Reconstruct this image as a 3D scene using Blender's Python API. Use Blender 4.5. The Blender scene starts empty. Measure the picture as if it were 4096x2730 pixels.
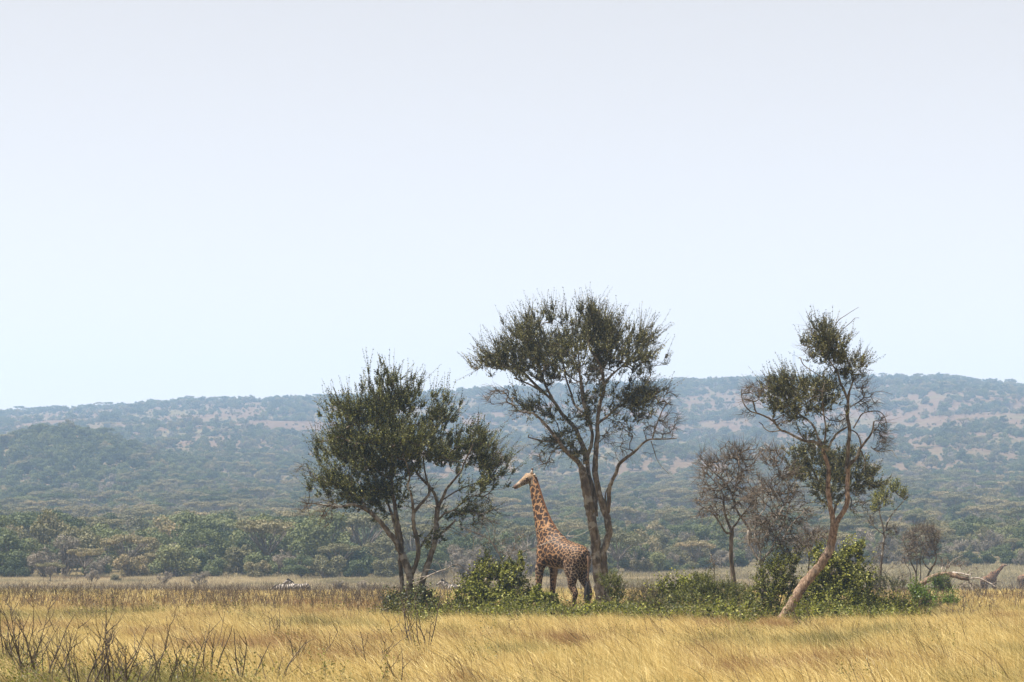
import bpy, bmesh, math, random
import numpy as np
from mathutils import Vector, Matrix, Quaternion, kdtree

# ------------------------------------------------------------------ camera, sky, sun, exposure
SC = bpy.context.scene
COL = SC.collection
F_PX, Y_H, CAM_Z = 11500.0, 2260.0, 2.0          # focal length in photo pixels, horizon row, eye height

cam_data = bpy.data.cameras.new("camera")
cam_data.sensor_width = 36.0
cam_data.lens = F_PX / 4096.0 * 36.0
cam_data.shift_y = (Y_H - 1365.0) / 4096.0
cam_data.clip_start = 0.5
cam_data.clip_end = 12000.0
cam_data.dof.use_dof = True
cam_data.dof.focus_distance = 100.0
cam_data.dof.aperture_fstop = 6.3
cam = bpy.data.objects.new("camera", cam_data)
cam.location = (0, 0, CAM_Z)
cam.rotation_euler = (math.radians(90), 0, 0)
COL.objects.link(cam)
SC.camera = cam

SUN_DIR = Vector((-0.40, -0.10, 0.90)).normalized()   # points to the sun
SUN_EL = math.asin(SUN_DIR.z)
SUN_ROT = math.atan2(SUN_DIR.x, SUN_DIR.y)
world = bpy.data.worlds.new("World")
SC.world = world
world.use_nodes = True
wn = world.node_tree
wn.nodes.clear()
sky = wn.nodes.new("ShaderNodeTexSky")
sky.sky_type = 'NISHITA'
sky.sun_disc = False
sky.sun_elevation = SUN_EL
sky.sun_rotation = SUN_ROT
sky.altitude = 1300.0
sky.air_density = 1.0
sky.dust_density = 0.7
sky.ozone_density = 1.6
hsv = wn.nodes.new("ShaderNodeHueSaturation")
hsv.inputs['Saturation'].default_value = 0.10
bg = wn.nodes.new("ShaderNodeBackground")
bg.inputs['Strength'].default_value = 0.061
wo = wn.nodes.new("ShaderNodeOutputWorld")
wn.links.new(sky.outputs['Color'], hsv.inputs['Color'])
veil = wn.nodes.new("ShaderNodeMix"); veil.data_type = 'RGBA'; veil.blend_type = 'MULTIPLY'
veil.inputs[0].default_value = 1.0
veil.inputs[7].default_value = (1.04, 0.975, 0.945, 1)      # hazy sky is a little warmer than clear air
wn.links.new(hsv.outputs['Color'], veil.inputs[6])
wn.links.new(veil.outputs[2], bg.inputs['Color'])
wn.links.new(bg.outputs['Background'], wo.inputs['Surface'])

sun_data = bpy.data.lights.new("sun", 'SUN')
sun_data.energy = 5.0
sun_data.angle = math.radians(0.6)
sun_data.color = (1.0, 0.95, 0.86)
sun = bpy.data.objects.new("sun", sun_data)
sun.rotation_euler = SUN_DIR.to_track_quat('Z', 'Y').to_euler()
sun.location = (-200, -100, 400)
COL.objects.link(sun)

SC.view_settings.view_transform = 'Standard'
SC.view_settings.look = 'None'
SC.view_settings.exposure = 1.35
SC.view_settings.gamma = 1.0
SC.view_settings.use_curve_mapping = False
SC.render.engine = 'CYCLES'
SC.cycles.use_denoising = True
SC.cycles.max_bounces = 6
SC.cycles.diffuse_bounces = 3
SC.cycles.transmission_bounces = 3
SC.cycles.volume_bounces = 1
SC.cycles.sample_clamp_indirect = 6.0

# ------------------------------------------------------------------ numeric helpers
def rng_of(seed):
    return np.random.default_rng(seed)

def sstep(a, b, x):
    t = np.clip((np.asarray(x, float) - a) / (b - a), 0, 1)
    return t * t * (3 - 2 * t)

_perm = rng_of(77).random((256, 256))
def vnoise(x, y):
    x = np.asarray(x, float); y = np.asarray(y, float)
    xi = np.floor(x).astype(int); yi = np.floor(y).astype(int)
    fx = x - xi; fy = y - yi
    fx = fx * fx * (3 - 2 * fx); fy = fy * fy * (3 - 2 * fy)
    a = _perm[xi & 255, yi & 255]; b = _perm[(xi + 1) & 255, yi & 255]
    c = _perm[xi & 255, (yi + 1) & 255]; d = _perm[(xi + 1) & 255, (yi + 1) & 255]
    return (a * (1 - fx) + b * fx) * (1 - fy) + (c * (1 - fx) + d * fx) * fy

def fbm(x, y, o=4):
    s = 0; a = 0.5; n = 0
    for i in range(o):
        s = s + a * vnoise(x * 2 ** i + 17.3 * i, y * 2 ** i + 5.1 * i); n += a; a *= 0.5
    return s / n

def unit(v):
    v = np.asarray(v, float)
    return v / np.maximum(np.linalg.norm(v, axis=-1, keepdims=True), 1e-9)

def W(px, py, D):
    """point at distance D that stands at photo row/column px, py"""
    return np.array([(px - 2048.0) / F_PX * D, D, CAM_Z + (Y_H - py) / F_PX * D])

# ------------------------------------------------------------------ terrain height
_RX = [-4000, 0, 700, 1300, 1850, 2600, 3000, 3500, 3750, 4096, 8000]
_RY = [1720, 1662, 1622, 1610, 1578, 1552, 1540, 1526, 1526, 1566, 1660]
_DT = np.array([-1000, 345, 420, 520, 740, 1030, 1340, 1590, 1850, 2100, 2360, 2560, 2700, 2860, 3300, 4200, 6000])
_ZT = np.array([0, 0, 1.2, 5.0, 12.2, 24.6, 40.9, 58.7, 80.3, 103.4, 125.9, 138.9, 144.5, 143.5, 119, 80, 45.])
_Df = np.arange(-300, 6000, 5.0)
_Zf = np.interp(_Df, _DT, _ZT)
_k = np.hanning(31); _k /= _k.sum()
_Zs = np.convolve(np.pad(_Zf, 15, mode='edge'), _k, 'valid')

def terrain(x, y):
    x = np.asarray(x, float); y = np.asarray(y, float)
    yy = np.maximum(y, 60.0)
    px = 2048 + x / yy * F_PX
    ridge = CAM_Z + (Y_H - np.interp(px, _RX, _RY)) * 2700.0 / F_PX
    k = ridge / 144.5
    k = 1 + (k - 1) * sstep(520, 1850, y)
    z = np.interp(y, _Df, _Zs) * k
    h = sstep(820, 1680, y) * (1 - 0.9 * sstep(1850, 2430, y))
    z = z + h * (fbm(x / 190.0 + 3, y / 280.0) - 0.5) * 37 + h * (fbm(x / 65.0, y / 88.0 + 9) - 0.5) * 10
    # wooded spur at the foot of the hill
    z = z + 18.5 * np.exp(-((px - 250) / 420.0) ** 2) * np.exp(-((y - 1230) / 150.0) ** 2)
    z = z + 7.0 * np.exp(-((px - 3950) / 400.0) ** 2) * np.exp(-((y - 1590) / 240.0) ** 2)
    # shallow hollow in the plain
    right = sstep(2900, 3650, px)
    far = 300 + 60 * right
    dip = -(.85 + 1.35 * right) * sstep(150, 225 + 55 * right, y) * (1 - sstep(far, far + 60 + 20 * right, y))
    z = z + dip
    z = z + 0.10 * (fbm(x / 9.0, y / 14.0) - 0.5) * sstep(20, 60, y)
    return z

def tz(x, y):
    return float(terrain(x, y))

def on_ground(px, D):
    x = (px - 2048.0) / F_PX * D
    return Vector((x, D, tz(x, D)))

# ------------------------------------------------------------------ mesh helpers
def mesh_np(name, V, F, attrs=None, smooth=False):
    V = np.asarray(V, np.float32); F = np.asarray(F, np.int32)
    me = bpy.data.meshes.new(name)
    me.vertices.add(len(V)); me.vertices.foreach_set("co", V.ravel())
    n, k = F.shape
    me.loops.add(n * k); me.loops.foreach_set("vertex_index", F.ravel())
    me.polygons.add(n); me.polygons.foreach_set("loop_start", np.arange(n, dtype=np.int32) * k)
    if smooth:
        me.polygons.foreach_set("use_smooth", np.ones(n, dtype=bool))
    me.update(calc_edges=True)
    for an, av in (attrs or {}).items():
        av = np.asarray(av, np.float32)
        if av.ndim == 1:
            a = me.attributes.new(an, 'FLOAT', 'POINT'); a.data.foreach_set("value", av)
        else:
            a = me.attributes.new(an, 'FLOAT_COLOR', 'POINT')
            a.data.foreach_set("color", np.hstack([av, np.ones((len(av), 1), np.float32)]).astype(np.float32).ravel())
    return me

def obj(name, me, mat=None, parent=None, loc=None, link=True):
    o = bpy.data.objects.new(name, me)
    if mat is not None and me is not None and not me.materials:
        me.materials.append(mat)
    if link:
        COL.objects.link(o)
    if parent is not None:
        o.parent = parent
    if loc is not None:
        o.location = loc
    return o

def tag(o, label, cat=None, group=None, kind=None):
    if label: o["label"] = label
    if cat: o["category"] = cat
    if group: o["group"] = group
    if kind: o["kind"] = kind
    return o

def empty(name, loc, rz=0.0):
    o = bpy.data.objects.new(name, None)
    o.empty_display_size = 0.3
    o.location = loc; o.rotation_euler = (0, 0, rz)
    COL.objects.link(o)
    return o

def frames(T):
    T = unit(T)
    ref = np.where(np.abs(T[:, 2:3]) > 0.9, np.array([[1., 0, 0]]), np.array([[0, 0, 1.]]))
    A = unit(np.cross(T, ref)); B = np.cross(T, A)
    return A, B

def frusta(P0, P1, r0, r1, sides=4):
    """one tapered tube for each edge"""
    P0 = np.asarray(P0); P1 = np.asarray(P1); n = len(P0)
    A, B = frames(P1 - P0)
    an = np.arange(sides) / sides * 2 * math.pi
    c = np.cos(an)[None, :, None]; s = np.sin(an)[None, :, None]
    ring = A[:, None, :] * c + B[:, None, :] * s
    V = np.concatenate([P0[:, None, :] + ring * np.asarray(r0)[:, None, None],
                        P1[:, None, :] + ring * np.asarray(r1)[:, None, None]], axis=1).reshape(-1, 3)
    base = (np.arange(n) * 2 * sides)[:, None]
    i = np.arange(sides); j = (i + 1) % sides
    Q = np.stack([base + i, base + j, base + sides + j, base + sides + i], axis=-1).reshape(-1, 4)
    return V, Q

def catmull(P, R, step):
    P = np.asarray(P, float); R = np.asarray(R, float)
    Pe = np.vstack([2 * P[0] - P[1], P, 2 * P[-1] - P[-2]])
    out = []; ro = []
    for i in range(len(P) - 1):
        p0, p1, p2, p3 = Pe[i], Pe[i + 1], Pe[i + 2], Pe[i + 3]
        n = max(1, int(math.ceil(np.linalg.norm(p2 - p1) / step)))
        for k in range(n):
            t = k / n
            out.append(0.5 * ((2 * p1) + (-p0 + p2) * t + (2 * p0 - 5 * p1 + 4 * p2 - p3) * t * t + (-p0 + 3 * p1 - 3 * p2 + p3) * t ** 3))
            ro.append(R[i] * (1 - t) + R[i + 1] * t)
    out.append(P[-1]); ro.append(R[-1])
    return np.array(out), np.array(ro)

def tube(P, R, sides=10, rng=None, rough=0.0, lat=None, R2=None, cap=True):
    """continuous tube through P; lat = fixed lateral axis and R2 = radius along it for ellipse sections"""
    P = np.asarray(P, float); R = np.asarray(R, float); n = len(P)
    T = np.gradient(P, axis=0); T = unit(T)
    if lat is None:
        a = np.array([1., 0, 0]) if abs(T[0, 2]) > 0.7 else np.array([0, 0, 1.])
        A = np.zeros_like(P)
        a = a - T[0] * a.dot(T[0]); a /= np.linalg.norm(a); A[0] = a
        for i in range(1, n):
            a = a - T[i] * a.dot(T[i]); a /= max(np.linalg.norm(a), 1e-9); A[i] = a
        B = np.cross(T, A); R2 = R
    else:
        L = np.broadcast_to(np.asarray(lat, float), P.shape)
        B = unit(L - T * (L * T).sum(1, keepdims=True)); A = np.cross(B, T)
        R2 = R if R2 is None else np.asarray(R2, float)
    an = np.arange(sides) / sides * 2 * math.pi
    c = np.cos(an)[None, :, None]; s = np.sin(an)[None, :, None]
    wob = 1.0
    if rng is not None and rough:
        w = rng.normal(0, rough, (n + 6, sides, 1)); w = sum(w[q:q + n] for q in range(7)) / 2.2
        wob = 1 + (w + np.roll(w, 1, 1)) * 0.7 + 0.6 * rng.normal(0, rough, (1, sides, 1))
    V = (P[:, None, :] + wob * (A[:, None, :] * c * R[:, None, None] + B[:, None, :] * s * R2[:, None, None])).reshape(-1, 3)
    i = np.arange(sides); j = (i + 1) % sides
    base = (np.arange(n - 1) * sides)[:, None]
    Q = np.stack([base + i, base + j, base + sides + j, base + sides + i], axis=-1).reshape(-1, 4)
    if cap:
        V = np.vstack([V, P[0], P[-1]])
        a0 = len(V) - 2; a1 = len(V) - 1
        c0 = np.stack([np.full(sides, a0), j, i, i], 1)   # degenerate quads become tris below
        c1 = np.stack([np.full(sides, a1), (n - 1) * sides + i, (n - 1) * sides + j, (n - 1) * sides + j], 1)
        return V, Q, np.vstack([c0[:, :3], c1[:, :3]])
    return V, Q, np.zeros((0, 3), int)

def mesh_tube(name, *a, **k):
    V, Q, T = tube(*a, **k)
    me = bpy.data.meshes.new(name)
    me.from_pydata(V.tolist(), [], Q.tolist() + T.tolist())
    me.polygons.foreach_set("use_smooth", np.ones(len(me.polygons), dtype=bool))
    me.update()
    return me

# ------------------------------------------------------------------ materials
def new_mat(name):
    m = bpy.data.materials.new(name); m.use_nodes = True
    nt = m.node_tree; nt.nodes.clear()
    out = nt.nodes.new("ShaderNodeOutputMaterial")
    return m, nt, out

def N(nt, typ, **kw):
    n = nt.nodes.new(typ)
    for k, v in kw.items():
        setattr(n, k, v)
    return n

def ramp(nt, stops, fac=None, interp='LINEAR'):
    r = N(nt, "ShaderNodeValToRGB"); cr = r.color_ramp; cr.interpolation = interp
    while len(cr.elements) > len(stops): cr.elements.remove(cr.elements[-1])
    while len(cr.elements) < len(stops): cr.elements.new(0.5)
    for e, (p, c) in zip(cr.elements, stops):
        e.position = p; e.color = (*c, 1) if len(c) == 3 else c
    if fac is not None: nt.links.new(fac, r.inputs['Fac'])
    return r

def mix_rgb(nt, fac, a, b, blend='MIX'):
    m = N(nt, "ShaderNodeMix", data_type='RGBA', blend_type=blend)
    for sock, v in ((m.inputs[0], fac), (m.inputs[6], a), (m.inputs[7], b)):
        if hasattr(v, 'links') or isinstance(v, bpy.types.NodeSocket): nt.links.new(v, sock)
        elif isinstance(v, (int, float)): sock.default_value = v
        else: sock.default_value = (*v, 1)
    return m.outputs[2]

def math_n(nt, op, a, b=None, clamp=False):
    m = N(nt, "ShaderNodeMath", operation=op, use_clamp=clamp)
    for s, v in zip(m.inputs, (a, b)):
        if v is None: continue
        if isinstance(v, bpy.types.NodeSocket): nt.links.new(v, s)
        else: s.default_value = v
    return m.outputs[0]

def leaf_mat(name, stops, trans=0.3, rough=0.5, objrand=0.0, tint=(1.15, 1.2, 0.7), spec=0.4):
    m, nt, out = new_mat(name)
    at = N(nt, "ShaderNodeAttribute", attribute_name="rnd")
    fac = at.outputs['Fac']
    if objrand:
        oi = N(nt, "ShaderNodeObjectInfo")
        fac = math_n(nt, 'ADD', math_n(nt, 'MULTIPLY', fac, 1 - objrand), math_n(nt, 'MULTIPLY', oi.outputs['Random'], objrand))
    r = ramp(nt, stops, fac)
    p = N(nt, "ShaderNodeBsdfPrincipled")
    p.inputs['Roughness'].default_value = rough
    p.inputs['Specular IOR Level'].default_value = spec
    nt.links.new(r.outputs['Color'], p.inputs['Base Color'])
    t = N(nt, "ShaderNodeBsdfTranslucent")
    nt.links.new(mix_rgb(nt, 1.0, r.outputs['Color'], tint, 'MULTIPLY'), t.inputs['Color'])
    mx = N(nt, "ShaderNodeMixShader"); mx.inputs[0].default_value = trans
    nt.links.new(p.outputs[0], mx.inputs[1]); nt.links.new(t.outputs[0], mx.inputs[2])
    nt.links.new(mx.outputs[0], out.inputs['Surface'])
    return m

def bark_mat(name, dark, mid, light, scale=6.0, lichen=0.0, stretch=0.25, scar=0.0):
    m, nt, out = new_mat(name)
    tc = N(nt, "ShaderNodeTexCoord"); mp = N(nt, "ShaderNodeMapping")
    mp.inputs['Scale'].default_value = (1, 1, stretch)
    nt.links.new(tc.outputs['Object'], mp.inputs['Vector'])
    n1 = N(nt, "ShaderNodeTexNoise"); n1.inputs['Scale'].default_value = scale; n1.inputs['Detail'].default_value = 8
    n1.inputs['Roughness'].default_value = 0.65
    nt.links.new(mp.outputs[0], n1.inputs['Vector'])
    r = ramp(nt, [(0.3, dark), (0.5, mid), (0.68, light)], n1.outputs['Fac'])
    col = r.outputs['Color']
    if lichen:
        n2 = N(nt, "ShaderNodeTexNoise"); n2.inputs['Scale'].default_value = 3.3; n2.inputs['Detail'].default_value = 6
        nt.links.new(tc.outputs['Object'], n2.inputs['Vector'])
        mk = ramp(nt, [(0.52, (0, 0, 0)), (0.62, (lichen,) * 3)], n2.outputs['Fac'])
        col = mix_rgb(nt, mk.outputs['Color'], col, (0.42, 0.40, 0.36))
    if scar:
        n3 = N(nt, "ShaderNodeTexNoise"); n3.inputs['Scale'].default_value = 2.6; n3.inputs['Detail'].default_value = 9; n3.inputs['Roughness'].default_value = 0.75
        nt.links.new(tc.outputs['Object'], n3.inputs['Vector'])
        mk = ramp(nt, [(0.54, (0, 0, 0)), (0.60, (scar,) * 3)], n3.outputs['Fac'])
        col = mix_rgb(nt, mk.outputs['Color'], col, tuple(v * 1.1 for v in dark))
    p = N(nt, "ShaderNodeBsdfPrincipled"); p.inputs['Roughness'].default_value = 0.9
    p.inputs['Specular IOR Level'].default_value = 0.15
    nt.links.new(col, p.inputs['Base Color'])
    b = N(nt, "ShaderNodeBump"); b.inputs['Strength'].default_value = 0.8; b.inputs['Distance'].default_value = 0.03
    nt.links.new(n1.outputs['Fac'], b.inputs['Height']); nt.links.new(b.outputs[0], p.inputs['Normal'])
    nt.links.new(p.outputs[0], out.inputs['Surface'])
    return m

def plain_mat(name, col, rough=0.8, spec=0.2):
    m, nt, out = new_mat(name)
    n1 = N(nt, "ShaderNodeTexNoise"); n1.inputs['Scale'].default_value = 25
    c = mix_rgb(nt, n1.outputs['Fac'], tuple(v * 0.75 for v in col), tuple(min(1, v * 1.25) for v in col))
    p = N(nt, "ShaderNodeBsdfPrincipled"); p.inputs['Roughness'].default_value = rough
    p.inputs['Specular IOR Level'].default_value = spec
    nt.links.new(c, p.inputs['Base Color']); nt.links.new(p.outputs[0], out.inputs['Surface'])
    return m

def coat_mat(name, rough=0.65):
    m, nt, out = new_mat(name)
    at = N(nt, "ShaderNodeAttribute", attribute_name="coat")
    n1 = N(nt, "ShaderNodeTexNoise"); n1.inputs['Scale'].default_value = 18; n1.inputs['Detail'].default_value = 5
    tc = N(nt, "ShaderNodeTexCoord"); nt.links.new(tc.outputs['Object'], n1.inputs['Vector'])
    r = ramp(nt, [(0.3, (0.72, 0.72, 0.72)), (0.7, (1.1, 1.08, 1.05))], n1.outputs['Fac'])
    c = mix_rgb(nt, 1.0, at.outputs['Color'], r.outputs['Color'], 'MULTIPLY')
    p = N(nt, "ShaderNodeBsdfPrincipled"); p.inputs['Roughness'].default_value = rough
    p.inputs['Specular IOR Level'].default_value = 0.25
    nt.links.new(c, p.inputs['Base Color']); nt.links.new(p.outputs[0], out.inputs['Surface'])
    return m

M = {}
M['bark_grey'] = bark_mat("bark_grey", (0.03, 0.023, 0.017), (0.095, 0.072, 0.052), (0.20, 0.165, 0.125), 8, 0.4)
M['bark_red'] = bark_mat("bark_red", (0.04, 0.024, 0.017), (0.18, 0.118, 0.08), (0.36, 0.265, 0.19), 15, 0.12, 0.4, 0.85)
M['bark_pale'] = bark_mat("bark_pale", (0.11, 0.09, 0.07), (0.26, 0.22, 0.185), (0.44, 0.40, 0.36), 8, 0.3)
M['twig_dark'] = bark_mat("twig_dark", (0.028, 0.021, 0.016), (0.075, 0.058, 0.043), (0.17, 0.135, 0.10), 9)
M['twig_brown'] = bark_mat("twig_brown", (0.04, 0.03, 0.023), (0.10, 0.078, 0.06), (0.24, 0.195, 0.155), 9)
M['dead_wood'] = bark_mat("dead_wood", (0.13, 0.10, 0.08), (0.27, 0.225, 0.185), (0.46, 0.41, 0.36), 9)
M['log_bark'] = bark_mat("log_bark", (0.035, 0.022, 0.015), (0.12, 0.08, 0.052), (0.28, 0.20, 0.14), 5)
M['log_core'] = bark_mat("log_core", (0.12, 0.09, 0.07), (0.36, 0.31, 0.27), (0.56, 0.52, 0.48), 11)
M['far_wood'] = bark_mat("far_wood", (0.06, 0.05, 0.04), (0.12, 0.10, 0.085), (0.2, 0.17, 0.14), 5)
M['leaf_olive'] = leaf_mat("leaf_olive", [(0.0, (0.010, 0.011, 0.004)), (0.3, (0.042, 0.043, 0.015)), (0.6, (0.14, 0.135, 0.046)), (1.0, (0.42, 0.38, 0.15))], 0.14, 0.5, spec=0.3)
M['leaf_green'] = leaf_mat("leaf_green", [(0.0, (0.010, 0.013, 0.004)), (0.3, (0.038, 0.046, 0.013)), (0.6, (0.125, 0.135, 0.036)), (1.0, (0.40, 0.38, 0.13))], 0.16, 0.5, spec=0.3)
M['leaf_bush'] = leaf_mat("leaf_bush", [(0.0, (0.014, 0.018, 0.004)), (0.25, (0.06, 0.07, 0.012)), (0.55, (0.22, 0.225, 0.042)), (1.0, (0.52, 0.48, 0.16))], 0.32, 0.55, spec=0.25)
M['leaf_bright'] = leaf_mat("leaf_bright", [(0.0, (0.05, 0.09, 0.012)), (0.5, (0.10, 0.16, 0.022)), (1.0, (0.24, 0.27, 0.05))], 0.35, 0.45)
M['leaf_fine'] = leaf_mat("leaf_fine", [(0.0, (0.022, 0.027, 0.006)), (0.4, (0.085, 0.095, 0.016)), (1.0, (0.31, 0.30, 0.06))], 0.35, 0.5)
M['leaf_dry'] = leaf_mat("leaf_dry", [(0.0, (0.08, 0.07, 0.03)), (0.5, (0.17, 0.14, 0.06)), (1.0, (0.32, 0.26, 0.13))], 0.3, 0.6)
M['far_green'] = leaf_mat("far_green", [(0.0, (0.024, 0.034, 0.012)), (0.4, (0.056, 0.072, 0.026)), (0.7, (0.105, 0.118, 0.044)), (1.0, (0.19, 0.18, 0.08))], 0.2, 0.6, objrand=0.6, spec=0.2)
M['far_olive'] = leaf_mat("far_olive", [(0.0, (0.068, 0.068, 0.034)), (0.4, (0.125, 0.115, 0.055)), (0.75, (0.19, 0.155, 0.08)), (1.0, (0.28, 0.20, 0.115))], 0.2, 0.6, objrand=0.6, spec=0.2)
M['far_bare'] = leaf_mat("far_bare", [(0.0, (0.10, 0.085, 0.070)), (0.5, (0.17, 0.145, 0.115)), (1.0, (0.27, 0.22, 0.175))], 0.1, 0.8, objrand=0.5, spec=0.1)
M['coat'] = coat_mat("coat")
M['mane'] = plain_mat("mane", (0.10, 0.045, 0.022))
M['black_hair'] = plain_mat("black_hair", (0.016, 0.012, 0.011), 0.6)
M['eye'] = plain_mat("eye", (0.01, 0.008, 0.008), 0.2, 0.6)
M['ear'] = plain_mat("ear", (0.40, 0.33, 0.27))
M['ear_inner'] = plain_mat("ear_inner", (0.03, 0.02, 0.018))
M['horn'] = plain_mat("horn", (0.42, 0.32, 0.25))
M['horn_tip'] = plain_mat("horn_tip", (0.09, 0.055, 0.045))
M['grey_skin'] = plain_mat("grey_skin", (0.16, 0.14, 0.13))
M['hoof'] = plain_mat("hoof", (0.06, 0.045, 0.035))
M['mast_steel'] = plain_mat("mast_steel", (0.42, 0.43, 0.45), 0.5)
M['mound_earth'] = plain_mat("mound_earth", (0.11, 0.072, 0.045), 0.95)

def grass_mat(name, gold, green, trans=0.3):
    m, nt, out = new_mat(name)
    at = N(nt, "ShaderNodeAttribute", attribute_name="rnd")
    tn = N(nt, "ShaderNodeAttribute", attribute_name="tint"); tn.attribute_type = 'INSTANCER'
    oi = N(nt, "ShaderNodeObjectInfo")
    f = math_n(nt, 'ADD', math_n(nt, 'MULTIPLY', at.outputs['Fac'], 0.65), math_n(nt, 'MULTIPLY', oi.outputs['Random'], 0.35))
    g = ramp(nt, gold, f); e = ramp(nt, green, f)
    th = math_n(nt, 'SUBTRACT', tn.outputs['Fac'], math_n(nt, 'MULTIPLY', at.outputs['Fac'], 0.45))
    sel = ramp(nt, [(0.05, (0, 0, 0)), (0.4, (1, 1, 1))], th)
    col = mix_rgb(nt, sel.outputs['Color'], g.outputs['Color'], e.outputs['Color'])
    rus = ramp(nt, [(0.0, (0.10, 0.055, 0.025)), (0.5, (0.30, 0.18, 0.075)), (1.0, (0.52, 0.36, 0.17))], f)
    rs = ramp(nt, [(0.05, (0, 0, 0)), (0.4, (1, 1, 1))], math_n(nt, 'SUBTRACT', math_n(nt, 'MULTIPLY', tn.outputs['Fac'], -1.0), math_n(nt, 'MULTIPLY', at.outputs['Fac'], 0.45)))
    col = mix_rgb(nt, rs.outputs['Color'], col, rus.outputs['Color'])
    p = N(nt, "ShaderNodeBsdfPrincipled"); p.inputs['Roughness'].default_value = 0.55
    p.inputs['Specular IOR Level'].default_value = 0.3
    nt.links.new(col, p.inputs['Base Color'])
    t = N(nt, "ShaderNodeBsdfTranslucent"); nt.links.new(col, t.inputs['Color'])
    mx = N(nt, "ShaderNodeMixShader"); mx.inputs[0].default_value = trans
    nt.links.new(p.outputs[0], mx.inputs[1]); nt.links.new(t.outputs[0], mx.inputs[2])
    nt.links.new(mx.outputs[0], out.inputs['Surface'])
    return m

M['grass'] = grass_mat("dry_grass",
    [(0.0, (0.13, 0.080, 0.030)), (0.2, (0.36, 0.25, 0.075)), (0.6, (0.66, 0.52, 0.215)), (1.0, (0.86, 0.74, 0.40))],
    [(0.0, (0.06, 0.06, 0.018)), (0.5, (0.20, 0.18, 0.058)), (1.0, (0.44, 0.37, 0.15))])
M['pale_grass'] = grass_mat("pale_grass",
    [(0.0, (0.20, 0.15, 0.085)), (0.4, (0.38, 0.31, 0.18)), (1.0, (0.60, 0.51, 0.33))],
    [(0.0, (0.10, 0.095, 0.045)), (0.5, (0.22, 0.19, 0.10)), (1.0, (0.38, 0.33, 0.19))])
M['weed'] = leaf_mat("dry_weed", [(0.0, (0.05, 0.036, 0.028)), (0.5, (0.10, 0.075, 0.055)), (1.0, (0.22, 0.16, 0.11))], 0.1, 0.8, objrand=0.4, spec=0.1)

def ground_mat():
    m, nt, out = new_mat("savanna_ground")
    geo = N(nt, "ShaderNodeNewGeometry")
    sp = N(nt, "ShaderNodeSeparateXYZ"); nt.links.new(geo.outputs['Position'], sp.inputs[0])
    n1 = N(nt, "ShaderNodeTexNoise"); n1.inputs['Scale'].default_value = 0.22; n1.inputs['Detail'].default_value = 10; n1.inputs['Roughness'].default_value = 0.75
    nt.links.new(geo.outputs['Position'], n1.inputs['Vector'])
    n2 = N(nt, "ShaderNodeTexNoise"); n2.inputs['Scale'].default_value = 0.014; n2.inputs['Detail'].default_value = 6
    nt.links.new(geo.outputs['Position'], n2.inputs['Vector'])
    straw = ramp(nt, [(0.3, (0.16, 0.12, 0.05)), (0.7, (0.34, 0.25, 0.11))], n1.outputs['Fac'])
    earth = ramp(nt, [(0.3, (0.062, 0.039, 0.027)), (0.5, (0.10, 0.066, 0.046)), (0.72, (0.145, 0.103, 0.072))], n1.outputs['Fac'])
    scrub = ramp(nt, [(0.3, (0.06, 0.055, 0.03)), (0.7, (0.135, 0.105, 0.062))], n1.outputs['Fac'])
    mk = ramp(nt, [(0.38, (0, 0, 0)), (0.52, (1, 1, 1))], n2.outputs['Fac'])
    hill = mix_rgb(nt, mk.outputs['Color'], scrub.outputs['Color'], earth.outputs['Color'])
    up = N(nt, "ShaderNodeMapRange"); up.inputs[1].default_value = 380; up.inputs[2].default_value = 1600
    nt.links.new(sp.outputs['Y'], up.inputs[0])
    mid = mix_rgb(nt, up.outputs[0], scrub.outputs['Color'], hill)
    pl = N(nt, "ShaderNodeMapRange"); pl.inputs[1].default_value = 350; pl.inputs[2].default_value = 420
    nt.links.new(sp.outputs['Y'], pl.inputs[0])
    col = mix_rgb(nt, pl.outputs[0], straw.outputs['Color'], mid)
    p = N(nt, "ShaderNodeBsdfPrincipled"); p.inputs['Roughness'].default_value = 1.0
    p.inputs['Specular IOR Level'].default_value = 0.0
    nt.links.new(col, p.inputs['Base Color']); nt.links.new(p.outputs[0], out.inputs['Surface'])
    return m
M['ground'] = ground_mat()

# ------------------------------------------------------------------ terrain sheet
Ds = np.concatenate([np.arange(-200, 0, 40), np.arange(0, 140, 4), np.arange(140, 480, 5), np.arange(480, 2850, 13), np.arange(2850, 3120, 60)])
us = np.linspace(-1, 1, 221)
hw = 70 + 0.42 * np.maximum(Ds, 0)
GX = us[None, :] * hw[:, None]
GY = np.broadcast_to(Ds[:, None], GX.shape)
GZ = terrain(GX, GY)
nr, nc = GX.shape
idx = np.arange(nr * nc).reshape(nr, nc)
Q = np.stack([idx[:-1, :-1], idx[:-1, 1:], idx[1:, 1:], idx[1:, :-1]], -1).reshape(-1, 4)
ground = obj("ground", mesh_np("ground", np.stack([GX, GY, GZ], -1).reshape(-1, 3), Q, smooth=True), M['ground'])
tag(ground, "grassy plain rising into the bare reddish hillside", kind="structure")

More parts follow.
